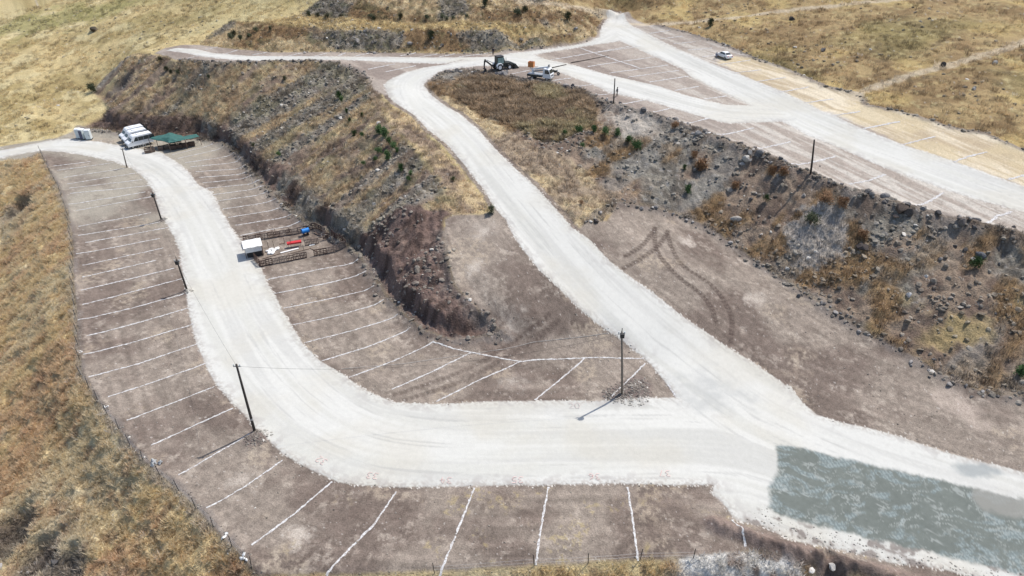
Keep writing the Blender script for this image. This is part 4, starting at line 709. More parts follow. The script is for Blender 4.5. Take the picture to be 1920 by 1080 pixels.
lying((1029,129.5),(1062,122),'shorter dark pole lying on the white road behind the lift truck',.10); lying((1070,118.5),(1141,105),'longer dark pole lying across the chalked triangle of earth',.085)

# ------------------------------------------------------------------ wire fence along the terrace rim
def run(pts, step):
    pts = np.asarray(pts); seg = np.hypot(*(pts[1:]-pts[:-1]).T); cum = np.concatenate([[0],np.cumsum(seg)]); out = []
    for t in np.arange(0, cum[-1], step):
        i = min(len(seg)-1, max(0, int(np.searchsorted(cum, t, 'right'))-1)); f = (t-cum[i])/seg[i]; out.append(pts[i]*(1-f)+pts[i+1]*f)
    return out
def fence(pts, label, wires=3):
    b0 = Vector((pts[0][0], pts[0][1], float(hgt(*pts[0])[0]))); o = empty('wire_fence', b0, 0, label, 'fence'); heads = []
    for q in pts:
        b = Vector((q[0], q[1], float(hgt(q[0], q[1])[0])))-b0; d = Vector((random.uniform(-.12,.12), random.uniform(-.12,.12), 1.45+random.uniform(-.15,.1)))
        m = MB(); m.tube([b-Vector((0,0,.2)), b+d], .034, 6); m.build('post', MK, o); heads.append((b, d))
    for w in range(wires):
        f = .35+.28*w; m = MB()
        for (a, da), (c, dc) in zip(heads[:-1], heads[1:]): m.tube([a+da*f, (a+da*f+c+dc*f)/2-Vector((0,0,.06)), c+dc*f], .006, 3)
        m.build('wire', MS, o)
    return o
fw_ = GL(fence_px[1:]); fence(run(fw_, 3.1), 'thin wire fence with dark posts along the left rim of the lower terrace')
fence([G(*p)[0] for p in ((815,1075),(1002,1062),(1103,1056),(1200,1050),(1300,1046))], 'wire fence of five thin posts along the bottom rim of the terrace', 2)

# ------------------------------------------------------------------ minibuses
def minibus(loc, rz, label, L_=5.9, H=2.55, group='white minibuses parked by the shelter'):
    o = empty('minibus', loc, rz, label, 'minibus', group); W_ = 1.0      # nose towards +x
    prof = [(L_,.45),(L_,.95),(L_-.12,1.15),(L_-.75,1.45),(L_-1.45,H-.15),(L_-1.75,H),(.1,H),(0,H-.15),(0,.45)]
    m = MB(); m.prism(prof, -W_, W_, .12); m.build('body', MW, o, bev=.06)
    m = MB(); a, b = (L_-.80,1.50), (L_-1.40,H-.27); m.add([(a[0]+.03,-.82,a[1]),(a[0]+.03,.82,a[1]),(b[0]+.03,.76,b[1]),(b[0]+.03,-.76,b[1]),(a[0]-.02,-.82,a[1]),(a[0]-.02,.82,a[1]),(b[0]-.02,.76,b[1]),(b[0]-.02,-.76,b[1])],[(0,1,2,3),(7,6,5,4),(0,3,7,4),(1,5,6,2),(3,2,6,7),(0,4,5,1)]); m.build('windscreen', MG, o)
    for s in (-1,1):
        yb, yt = s*(W_+.005), s*(W_-.07)
        x = L_-1.62
        for k, wd in enumerate((.75,1.05,1.05,1.05)):
            x1, x0 = x, x-wd; m = MB(); xt = x1-.28 if k == 0 else x1
            m.add([(x0,yb,1.42),(x1+(.25 if k==0 else 0),yb,1.42),(xt,yt,H-.32),(x0,yt,H-.32),(x0,yb-s*.05,1.42),(x1,yb-s*.05,1.42),(xt,yt-s*.05,H-.32),(x0,yt-s*.05,H-.32)],[(0,1,2,3),(7,6,5,4),(0,3,7,4),(1,5,6,2),(3,2,6,7),(0,4,5,1)]); m.build('side_window', MG, o); x = x0-.06
        for xx in (L_-.95, 1.1): wheel(o, xx, s*.86, .34, .24)
        m = MB(); m.box((L_+.005, s*.72, .92), (.05,.36,.22)); m.build('headlight', MHL, o, bev=.02)
        m = MB(); m.box((L_-1.05, s*1.13, 1.5), (.12,.16,.32)); m.build('mirror', MK, o)
        m = MB(); m.box((-.01, s*.85, 1.15), (.05,.14,.5)); m.build('tail_light', MRD, o)
    m = MB(); m.box((L_+.02,0,.6), (.16,1.9,.24)); m.build('bumper', MK, o, bev=.03)
    m = MB(); m.box((L_+.01,0,.9), (.04,.95,.16)); m.build('grille', MK, o)
    m = MB(); m.box((L_*.42,0,H+.07), (1.3,1.0,.14)); m.build('roof_unit', MW, o, bev=.04)
    return o
fwd = Vector((-.72,-.69,0)).normalized(); rzv = math.atan2(fwd.y, fwd.x); n1 = GZ(225,268); perp = Vector((.62,-.78,0))
for k, (lab, ll) in enumerate((('white minibus at the outer left of the three, farthest from the green shelter',5.0),('white minibus parked in the middle of the three',5.0),('white minibus nearest the green shelter, right of the three',5.4))):
    q = n1+perp*2.25*k-fwd*ll; q.z = float(hgt(q.x, q.y)[0])+.02; minibus(q, rzv, lab, ll).scale = (.93,.93,.93)

# ------------------------------------------------------------------ portable cabins
def cabin(px, py, rz, label, dark):
    b = GZ(px, py); o = empty('portable_toilet', b, rz, label, 'portable toilet', 'portable toilets by the far road')
    m = MB(); m.box((0,0,.07), (1.25,1.25,.14)); m.build('base', MK, o); m = MB(); m.box((0,0,1.2), (1.12,1.12,2.12)); m.build('walls', MLG, o, bev=.04)
    m = MB(); m.prism([(-.6,2.26),(.6,2.26),(.5,2.42),(-.5,2.42)], -.6, .6, .1); m.build('roof', MW, o, bev=.02)
    m = MB(); m.box((.57,0,1.15), (.05,.8,1.9)); d = m.build('door', MNAVY if dark else MLG, o, bev=.01); m = MB(); m.box((.62,.3,1.1), (.05,.06,.2)); m.build('handle', MK, d)
    o.scale = (.88,.88,.86); m = MB(); m.box((0,-.565,1.95), (.7,.03,.2)); m.build('vent', MS, o); return o
cabin(150,259,R(-75),'pale portable toilet standing at the left of the group',False); cabin(157,260,R(-100),'portable toilet with a dark door in the middle of the group',True); cabin(168,261,R(-80),'pale grey portable toilet at the right of the group',False)

# ------------------------------------------------------------------ green shade shelter
def W3(px, py, h):
    p = P(px, py, h); return Vector(p)
c0 = GZ(320,268); sh = empty('shade_shelter', c0, 0, 'green net canopy shelter with dark timber underneath beside the vans', 'shelter')
ring = [W3(278,259,1.95), W3(297,254,2.05), W3(317,248.5,2.25), W3(332,252,2.05), W3(344.6,255,2.00), W3(368,251.5,1.95), W3(374,256,1.85), W3(347,262,1.90), W3(333,265,1.95), W3(316,268.5,1.85), W3(309,265.5,1.75), W3(293,263,1.85)]
ctr = [W3(297,259,2.10), W3(318,258,2.35), W3(342,259,2.05)]
V = [p-c0 for p in ring]+[p-c0 for p in ctr]; Fc = [(0,1,12),(1,2,13,12),(2,3,13),(3,4,14,13),(4,5,14),(5,6,14),(6,7,14),(7,8,13,14),(8,9,13),(9,10,13),(10,11,12,13),(11,0,12)]
m = MB(); m.add(V, Fc); cn = m.build('canopy', MTARP, sh, smooth=True); md = cn.modifiers.new('sub','SUBSURF'); md.subdivision_type = 'SIMPLE'; md.levels = 3; md.render_levels = 3
tx = bpy.data.textures.new('canopy_folds','CLOUDS'); tx.noise_scale = .9; dm = cn.modifiers.new('folds','DISPLACE'); dm.texture = tx; dm.strength = .35; so = cn.modifiers.new('thick','SOLIDIFY'); so.thickness = .03
for i in (0,2,4,5,6,7,9,11):
    p = ring[i]-c0; zz = float(hgt(ring[i].x, ring[i].y)[0])-c0.z; m = MB(); m.tube([(p.x,p.y,zz),(p.x,p.y,p.z)], .06, 6); m.build('post', MWD, sh)
for k in range(7):
    t = k/6; a = ring[9].lerp(ring[7], t*1.15)-c0; m = MB(); m.box((a.x,a.y+1.2+.2*(k%2),.42), (1.15,.5,.8-.1*(k%3)), (0,0,.3)); m.build('bench', MWB, sh)
def crate(px, py, s, rz, label, nm='wooden_crate', g='crates and pallets around the shelter'):
    b = GZ(px, py); o = empty(nm, b, rz, label, 'crate', g)
    for k in range(3):
        for sgn, ax in ((1,0),(-1,0),(1,1),(-1,1)):
            m = MB(); z = .12+k*.28*s
            if ax == 0: m.box((0,sgn*.45*s,z),(.95*s,.03,.18*s))
            else: m.box((sgn*.46*s,0,z),(.03,.9*s,.18*s))
            m.build('slat', MWD, o)
    m = MB(); m.box((0,0,.03),(.9*s,.88*s,.05)); m.build('base', MWD, o); return o
crate(279,286,1.3,.3,'brown crate stack lying alone on the white road below the shelter'); crate(285,285,1.15,.6,'brown crate beside the lone stack on the white road')
crate(303,281,1.0,.2,'pale wooden crate under the front edge of the green canopy'); crate(313,279,1.0,.5,'wooden crate right of the pale one under the green canopy'); crate(325,276,1.1,.1,'wooden crate below the middle of the green canopy'); crate(337,273,1.0,.4,'wooden crate near the right end of the green canopy')
def chair(px, py, rz, label):
    b = GZ(px, py); o = empty('plastic_chair', b, rz, label, 'chair', 'white plastic chairs by the vans'); m = MB(); m.box((0,0,.44),(.5,.5,.04)); m.build('seat', MW, o); m = MB(); m.box((-.24,0,.72),(.04,.5,.55),(0,-.15,0)); m.build('backrest', MW, o)
    for a in (-.2,.2):
        for c in (-.2,.2): m = MB(); m.tube([(a*1.2,c*1.2,0),(a,c,.44)], .03, 6); m.build('leg', MW, o)
for px, py, rz, lab in ((258,276,.4,'white plastic chair nearest the corner of the right van'),(264,275,1.4,'white plastic chair second from the right van'),(270,274,2.6,'white plastic chair third from the right van'),(275,272,4,'white plastic chair closest to the green canopy')): chair(px, py, rz, lab)
def rbox(name, px, py, prof, w, rz, mat, label, cat):
    b = GZ(px, py); o = empty(name, b, rz, label, cat); return o
def motorcycle(px, py, rz, label, frame):
    b = GZ(px, py); o = empty('motorcycle', b, rz, label, 'motorcycle', 'parked motorcycles')
    for x in (-.65,.65):
        m = MB(); m.tube([(x,-.06,.32),(x,.06,.32)], .32, 16); w = m.build('wheel', MT, o); m = MB(); m.tube([(x,-.07,.32),(x,.07,.32)], .19, 10); m.build('rim', MS, w)
    m = MB(); m.prism([(-.6,.6),(-.2,.45),(.3,.5),(.42,.85),(.2,.98),(-.1,.80),(-.75,.86)], -.13, .13); m.build('body', frame, o, bev=.03)
    m = MB(); m.box((-.35,0,.88),(.65,.26,.1)); m.build('seat', MK, o, bev=.03); m = MB(); m.tube([(.65,0,.32),(.42,0,1.0)], .04, 6); m.build('fork', MS, o); m = MB(); m.tube([(.38,-.34,1.08),(.42,0,1.02),(.38,.34,1.08)], .025, 6); m.build('handlebar', MK, o)
    m = MB(); m.box((.52,0,.86),(.12,.2,.2)); m.build('headlight', MHL, o); return o
motorcycle(1041,140.5,R(-20),'dark motorcycle parked behind the cab of the lift truck', MDG); motorcycle(245,278,R(200),'white motorcycle parked in front of the right van', MW)

ORD = ['first','second','third','fourth','fifth','sixth','seventh','eighth','ninth','tenth','eleventh','twelfth','thirteenth']
# ------------------------------------------------------------------ pallet pen
MPAL = [plain('pallet_wood_%s' % n, c, .9, var=.3) for n, c in (('dark',(.075,.045,.038)),('brown',(.12,.075,.055)),('grey',(.22,.17,.14)))]
def pallet_mesh(kind, mat):
    m = MB(); w, h = 1.12, 1.05
    if kind == 0:
        for z in (.12,.38,.64,.92): m.box((0,0,z),(w,.025,.11))
        for x in (-.5,0,.5): m.box((x,.06,h/2),(.09,.09,h))
        for z in (.12,.92): m.box((0,.12,z),(w,.025,.1))
    else:
        for x in (-.5,-.25,0,.25,.5): m.box((x,0,h/2),(.12,.025,h))
        for z in (.08,.52,.97): m.box((0,.06,z),(w,.09,.09))
    o = m.build('pallet', mat); me = o.data; bpy.data.objects.remove(o); return me
PM = [pallet_mesh(k, mt) for k in (0,1) for mt in MPAL]
def pallets(pa, pb, n, label, group, skip=()):
    a, b = G(*pa)[0], G(*pb)[0]; d = (b-a); ang = math.atan2(d[1], d[0])
    for i in range(n):
        if i in skip: continue
        t = (i+.5)/n; q = a+d*t; s = np.hypot(*d)/n/1.16; o = bpy.data.objects.new('wooden_pallet', random.choice(PM)); COL.objects.link(o)
        o.location = (q[0], q[1], float(hgt(q[0], q[1])[0])-.02); o.rotation_euler = (random.uniform(-.07,.07), random.uniform(-.03,.03), ang+random.uniform(-.08,.08)); o.scale = (s,1,random.uniform(.95,1.1)); tag(o, label if n == 1 else ORD[i]+' '+label, 'pallet', group)
pallets((486,501),(650,466),13,'pallet from the road in the near row of the pen','pallets in the near row of the pen',(7,))
pallets((457,455),(592,431),12,'pallet from the road in the far row of the pen','pallets in the far row of the pen')
pallets((592,431),(611,443),3,'pallet from the far side in the end row beside the blue barrel','pallets in the right end row of the pen')
pallets((622,446),(650,466),4,'pallet from the back in the right corner row against the bank','pallets in the right corner row of the pen')
pallets((572,461),(598,456.5),2,'pallet from the red table in the short inner row','pallets in the inner row of the pen'); pallets((606,452),(624,447),1,'single pallet closing the inner corner near the bank','single pallet of the pen')
pallets((457,457),(463,468),1,'pallet at the road end of the pen above the stall','upper road end pallet of the pen'); pallets((478,487),(486,500),1,'pallet at the road end of the pen below the stall','lower road end pallet of the pen')
for px, py, tx_, lab in ((487.5,444,437,'thin stick standing at the far pallet row nearest the stall'),(517,440,431,'thin stick standing at the middle of the far pallet row'),(543,436,431,'thin stick standing at the far pallet row left of the blue barrel'),(503.5,464,453,'thin stick standing inside the pen left of the white sacks'),(515,468,454,'thin stick standing beside the white sacks'),(534.5,458,448,'thin stick standing left of the red bench'),(546,464,451,'thin stick standing in front of the red bench'),(570,451,441,'thick stick standing right of the red bench'),(569.5,468,461,'short stick near the bare sand patch of the pen')):
    b = GZ(px, py); hh = max(.8,(py-tx_)/FPX*b.y/.84*1.25); m = MB(); m.tube([(0,0,-.1),(random.uniform(-.06,.06),0,hh)], .035, 6); o = m.build('stick_post', MWB); o.location = b; tag(o, lab, 'stick', 'sticks inside the pallet pen')
# stall with white roof sheets
b = GZ(477,477); st_ = empty('market_stall', b, R(24), 'small stall with white roof sheets at the road end of the pen', 'stall')
for x in (-1.15,1.15):
    for y in (-1.0,1.0): m = MB(); m.tube([(x,y,0),(x,y,1.75)], .05, 6); m.build('post', MWD, st_)
for k in range(5):
    m = MB(); m.box((-1.05+k*.53,0,1.85+.04*(k%2)), (.52,2.6,.035), (0,R(-4+3*(k%3)),0)); m.build('roof_sheet', MWHT, st_)
m = MB(); m.box((0,-1.05,1.35),(2.3,.05,.75)); m.build('front_sheet', MWHT, st_); m = MB(); m.box((0,-.3,.45),(2.0,1.0,.9)); m.build('counter', MK, st_, bev=.03); m = MB(); m.box((1.25,.1,.75),(.05,1.9,1.3)); m.build('side_board', MWB, st_)
# red bench table, blue barrel, sacks, boards
b = GZ(553,462.5); rb_ = empty('red_bench', b, R(20), 'long red table standing in the middle of the pen', 'table'); m = MB(); m.box((0,0,.82),(2.1,.62,.07)); m.build('top', MRD, rb_, bev=.02); m = MB(); m.box((0,-.3,.70),(2.1,.04,.2)); m.build('apron', MRD, rb_)
for x in (-.9,.9):
    for y in (-.24,.24): m = MB(); m.tube([(x,y,0),(x,y,.8)], .03, 6); m.build('leg', MS, rb_)
b = GZ(574,441); bb = empty('blue_barrel', b, R(35), 'bright blue barrel lying on a stand at the far corner of the pen', 'barrel')
m = MB(); m.tube([(-.55,0,.75),(-.5,0,.75),(-.15,0,.75),(.2,0,.75),(.5,0,.75),(.55,0,.75)], .36, 18); m.build('drum', MBL, bb, bev=.03, smooth=False)
for x in (-.3,.3): m = MB(); m.box((x,0,.2),(.12,.8,.4)); m.build('stand', MWB, bb)
for x in (-.52,.52): m = MB(); m.tube([(x-.03,0,.75),(x+.03,0,.75)], .38, 18); m.build('rim', MBL, bb)
def sack(px, py, lab, mat=MWHT):
    b = GZ(px, py); bm = bmesh.new(); bmesh.ops.create_icosphere(bm, subdivisions=2, radius=1)
    for v in bm.verts: c = v.co; v.co = Vector((math.copysign(abs(c.x)**.6,c.x)*.42, math.copysign(abs(c.y)**.7,c.y)*.27, max(-.1,c.z*.17))*1) if True else c; v.co *= 1+random.uniform(-.05,.05)
    me = bpy.data.meshes.new('sack'); bm.to_mesh(me); bm.free(); me.materials.append(mat); me.shade_smooth(); o = bpy.data.objects.new('cement_sack', me); COL.objects.link(o); o.location = b+Vector((0,0,.1)); o.rotation_euler = (0,0,random.uniform(0,3)); tag(o, lab, 'sack', 'white sacks in the pallet pen')
_SK = list(range(8))
for px, py in ((503,472),(505,475.5),(509,476),(512,474),(513,470.5),(509,468.5),(518,468),(521,467)): sack(px, py, 'white sack in the loose ring, %s' % ('nearest the stall','second from the stall','third along the near side','fourth along the near side','at its far side','at its far left side','lying apart on the right','farthest right')[_SK.pop(0)])
def board(pa, pb, w, lab, mat=MWD):
    a, b = GZ(*pa), GZ(*pb); d = b-a; m = MB(); m.box((d.length/2,0,.05),(d.length,w,.05)); o = m.build('board', mat); o.location = a+Vector((0,0,.02)); o.rotation_euler = (0, -math.asin(max(-1,min(1,d.z/d.length))), math.atan2(d.y,d.x)); tag(o, lab, 'board', 'boards lying in the pallet pen')
for a, b, w, lab in (((492,486),(526,476),.14,'long board lying in front of the sacks'),((526,475),(560,466),.3,'pale board lying below the red table'),((540,477),(580,467),.12,'thin board lying along the middle of the pen'),((581,465),(596,474),.12,'board lying slantwise in the right half of the pen'),((580,461),(590,459),.3,'short pale board near the inner pallets'),((588,448),(606,447),.12,'board lying near the end row'),((590,438),(601,444),.35,'dark plank leaning beside the blue barrel'),((524,458),(533,456),.3,'grey board left of the red table')): board(a, b, w, lab, MWHT if 'pale' in lab else MWD)

# ------------------------------------------------------------------ backhoe loader
b = GZ(938,130.5); bk_ = empty('backhoe_loader', b, math.atan2(.50,.87), 'white and dark backhoe loader with its rear arm folded down', 'backhoe')
m = MB(); m.prism([(-1.1,.55),(-1.1,1.25),(-.2,1.3),(-.1,.85),(1.9,.8),(2.0,.5)], -.55, .55); m.build('chassis', MDG, bk_, bev=.03)
m = MB(); m.prism([(.75,.95),(.75,1.62),(2.15,1.45),(2.35,1.3),(2.35,.9)], -.45, .45, .05); m.build('engine_hood', MDG, bk_, bev=.04)
m = MB(); m.box((2.37,0,1.12),(.04,.7,.42)); m.build('grille', MS, bk_)
m = MB(); m.prism([(-1.0,1.25),(-1.0,2.72),(.45,2.72),(.75,1.9),(.75,1.25)], -.68, .68, .06); m.build('cab_frame', MDG, bk_, bev=.04)
for s in (-1,1):
    for x0, x1 in ((-.93,-.22),(-.14,.50)):
        m = MB(); m.box(((x0+x1)/2, s*.675, 1.98),(x1-x0,.03,1.15)); m.build('side_window', MGLASSL, bk_)
    m = MB(); m.prism([(-1.35,.55),(-1.30,1.15),(-.95,1.5),(-.25,1.52),(.0,1.2),(.05,.95),(-.1,1.05),(-.35,1.38),(-.9,1.36),(-1.15,1.1),(-1.2,.6)], s*.62, s*1.12); m.build('mudguard', MW, bk_, bev=.02)
    wheel(bk_, -.62, s*.88, .70, .44, rim=MW); wheel(bk_, 1.72, s*.82, .50, .34, rim=MW)
    m = MB(); m.tube([(.9,s*.5,1.35),(1.9,s*.5,1.25),(2.9,s*.5,.55)], .10, 8); m.build('loader_arm', MDG, bk_)
    m = MB(); m.tube([(-1.45,s*.95,.9),(-1.5,s*1.05,.02)], .09, 8); q = m.build('stabiliser', MDG, bk_); m = MB(); m.box((-1.5,s*1.08,.05),(.4,.3,.06)); m.build('foot', MDG, q)
m = MB(); m.box((-.96,0,1.98),(.03,1.2,1.1)); m.build('rear_window', MGLASSL, bk_); m = MB(); m.box((.66,0,2.2),(.03,1.15,.8),(0,R(-20),0)); m.build('windscreen', MGLASSL, bk_)
m = MB(); m.box((-.25,0,2.78),(1.6,1.4,.1)); m.build('cab_roof', MK, bk_, bev=.03); m = MB(); m.tube([(1.5,.2,1.5),(1.5,.2,2.2)], .05, 8); m.build('exhaust', MK, bk_)
m = MB(); m.prism([(2.85,.15),(2.85,1.0),(3.05,1.05),(3.0,.7),(3.15,.3),(3.9,.12),(3.9,.05),(3.0,.05)], -1.15, 1.15); q = m.build('front_bucket', MDG, bk_)
for s in (-1.15,1.15): m = MB(); m.prism([(2.85,.1),(2.85,1.0),(3.05,1.05),(3.9,.08)], s-.02, s+.02); m.build('bucket_side', MDG, q)
m = MB(); m.tube([(-1.3,0,.95),(-2.0,0,1.05),(-3.0,0,1.9),(-3.6,0,2.15)], .19, 8, .15); m.build('boom', MK, bk_)
m = MB(); m.tube([(-3.45,0,2.5),(-3.65,0,2.1),(-3.75,0,1.2),(-3.7,0,.65)], .18, 8, .12); m.build('dipper_arm', MK, bk_)
m = MB(); m.tube([(-1.6,0,1.5),(-3.0,0,2.25)], .07, 8); m.tube([(-3.0,0,2.1),(-3.5,0,2.45)], .06, 8); m.build('hydraulic_ram', MS, bk_)
m = MB(); m.prism([(-3.95,.75),(-3.45,.72),(-3.35,.35),(-3.5,.05),(-3.85,.02),(-3.9,.12),(-3.62,.2),(-3.6,.45),(-3.9,.6)], -.35, .35); q = m.build('rear_bucket', MK, bk_)
for k in range(4): m = MB(); m.box((-3.9,-.28+k*.187,.04),(.18,.06,.05)); m.build('bucket_tooth', MS, q)

# ------------------------------------------------------------------ lift truck with basket
b = GZ(1013,148.5); tk = empty('lift_truck', b, math.atan2(-.42,.93), 'white cab lift truck with a raised rear orange basket', 'truck')
m = MB(); m.box((-.1,0,.72),(4.9,.85,.2)); m.build('chassis', MK, tk); m = MB(); m.box((-.9,0,.95),(3.2,1.95,.14)); m.build('flatbed', MS, tk, bev=.02)
for s in (-1,1): m = MB(); m.box((-.9,s*.97,.85),(3.2,.06,.42)); m.build('side_skirt', MDG, tk)
m = MB(); m.prism([(.85,.6),(.85,2.25),(1.0,2.35),(1.95,2.35),(2.12,2.2),(2.42,1.45),(2.5,1.3),(2.5,.55)], -.97, .97, .1); cb = m.build('cab', MW, tk, bev=.06)
m = MB(); m.add([(2.44,-.82,1.5),(2.44,.82,1.5),(2.16,.78,2.15),(2.16,-.78,2.15),(2.38,-.82,1.5),(2.38,.82,1.5),(2.10,.78,2.15),(2.10,-.78,2.15)],[(0,1,2,3),(7,6,5,4),(0,3,7,4),(1,5,6,2),(3,2,6,7),(0,4,5,1)]); m.build('windscreen', MG, tk)
for s in (-1,1):
    m = MB(); y0, y1 = s*.985, s*.93; m.add([(1.3,y0,1.45),(2.22,y0,1.45),(2.0,y1,2.15),(1.3,y1,2.15),(1.3,y0-s*.05,1.45),(2.2,y0-s*.05,1.45),(2.0,y1-s*.05,2.15),(1.3,y1-s*.05,2.15)],[(0,1,2,3),(7,6,5,4),(0,3,7,4),(1,5,6,2),(3,2,6,7),(0,4,5,1)]); m.build('side_window', MG, tk)
    m = MB(); m.box((2.52,s*.72,.85),(.05,.34,.2)); m.build('headlight', MHL, tk); m = MB(); m.tube([(2.2,s*1.0,1.6),(2.3,s*1.15,1.75)], .03, 6); m.box((2.3,s*1.15,1.75),(.1,.14,.32)); m.build('mirror', MK, tk)
    wheel(tk, 1.75, s*.82, .38, .26, rim=MS); wheel(tk, -1.35, s*.80, .38, .42, rim=MS)
    m = MB(); m.tube([(-2.3,s*.9,.85),(-2.4,s*1.2,.1)], .06, 6); m.build('outrigger', MDG, tk)
m = MB(); m.box((2.52,0,.55),(.12,1.9,.25)); m.build('bumper', MS, tk, bev=.02); m = MB(); m.box((2.515,0,1.05),(.03,1.2,.18)); m.build('grille', MK, tk)
m = MB(); m.tube([(-1.5,0,1.0),(-1.5,0,1.6)], .32, 12); m.build('turntable', MW, tk)
m = MB(); m.box((-.2,.1,2.15),(3.6,.30,.32),(0,R(-13),0)); m.build('boom', MW, tk, bev=.03); m = MB(); m.box((1.75,.1,2.75),(.3,.4,.55)); m.build('boom_knuckle', MS, tk); m = MB(); m.box((.1,-.2,1.78),(3.1,.24,.26),(0,R(-11),0)); m.build('lower_boom', MS, tk, bev=.03)
m = MB(); m.tube([(-2.0,.1,1.75),(-2.35,.1,2.1)], .09, 8); m.build('basket_arm', MW, tk)
bx = empty('basket', (0,0,0)); bx.parent = tk; bx.location = (-2.1,.3,2.15)
for (cx, cy, dx, dy) in ((0,-.45,1.1,.04),(0,.45,1.1,.04),(-.55,0,.04,.9),(.55,0,.04,.9)): m = MB(); m.box((cx,cy,.48),(dx,dy,.9)); m.build('panel', MOR, bx)
m = MB(); m.box((0,0,.02),(1.1,.9,.05)); m.build('floor_plate', MOR, bx); m = MB()
for s in (-.45,.45): m.tube([(-.55,s,.98),(.55,s,.98)], .035, 6)
for s in (-.55,.55): m.tube([(s,-.45,.98),(s,.45,.98)], .035, 6)
m.build('rail', MOR, bx)

# ------------------------------------------------------------------ white saloon car
b = GZ(1357,108); car = empty('parked_car', b, math.atan2(.91,-.42), 'white saloon car parked on the chalked strip with a man at its side', 'car')
m = MB(); m.prism([(-2.15,.30),(-2.2,.62),(-2.1,.92),(-1.35,.98),(1.0,.95),(1.95,.78),(2.15,.6),(2.15,.30)], -.87, .87, .04); m.build('body', MW, car, bev=.07)
m = MB(); m.prism([(-1.55,.94),(-1.0,1.40),(-.6,1.45),(.25,1.44),(1.05,.94)], -.80, .80, .16); m.build('cabin', MW, car, bev=.05)
for s in (-1,1):
    for x0, x1, t0, t1 in ((-1.2,-.32,-.85,-.32),(-.25,.85,-.25,.28)):
        m = MB(); y0, y1 = s*.80, s*.70; m.add([(x0,y0,1.0),(x1,y0,1.0),(t1,y1,1.38),(t0,y1,1.38),(x0,y0-s*.06,1.0),(x1,y0-s*.06,1.0),(t1,y1-s*.06,1.38),(t0,y1-s*.06,1.38)],[(0,1,2,3),(7,6,5,4),(0,3,7,4),(1,5,6,2),(3,2,6,7),(0,4,5,1)]); m.build('side_window', MG, car)
    wheel(car, 1.35, s*.78, .32, .2); wheel(car, -1.32, s*.78, .32, .2)
    m = MB(); m.box((-2.17,s*.62,.78),(.06,.34,.16)); m.build('tail_light', MRD, car); m = MB(); m.box((2.12,s*.62,.68),(.08,.34,.14)); m.build('headlight', MHL, car); m = MB(); m.box((.75,s*.95,1.0),(.14,.14,.12)); m.build('mirror', MW, car)
for a, c2 in (((-1.52,.98),(-1.02,1.38)),((1.0,.98),(.32,1.40))):
    sg = -1 if a[0] < 0 else 1; m = MB(); m.add([(a[0]+.03*sg,-.70,a[1]),(a[0]+.03*sg,.70,a[1]),(c2[0]+.03*sg,.6,c2[1]),(c2[0]+.03*sg,-.6,c2[1]),(a[0]-.03*sg,-.70,a[1]),(a[0]-.03*sg,.70,a[1]),(c2[0]-.03*sg,.6,c2[1]),(c2[0]-.03*sg,-.6,c2[1])],[(0,1,2,3),(7,6,5,4),(0,3,7,4),(1,5,6,2),(3,2,6,7),(0,4,5,1)]); m.build('rear_window' if sg < 0 else 'windscreen', MG, car)
for x in (-2.2,2.18): m = MB(); m.box((x,0,.42),(.1,1.7,.18)); m.build('bumper', MW, car, bev=.03)
m = MB(); m.box((-2.215,0,.68),(.02,.5,.12)); m.build('number_plate', MWHT, car)

car.scale = (.9,.9,.9)
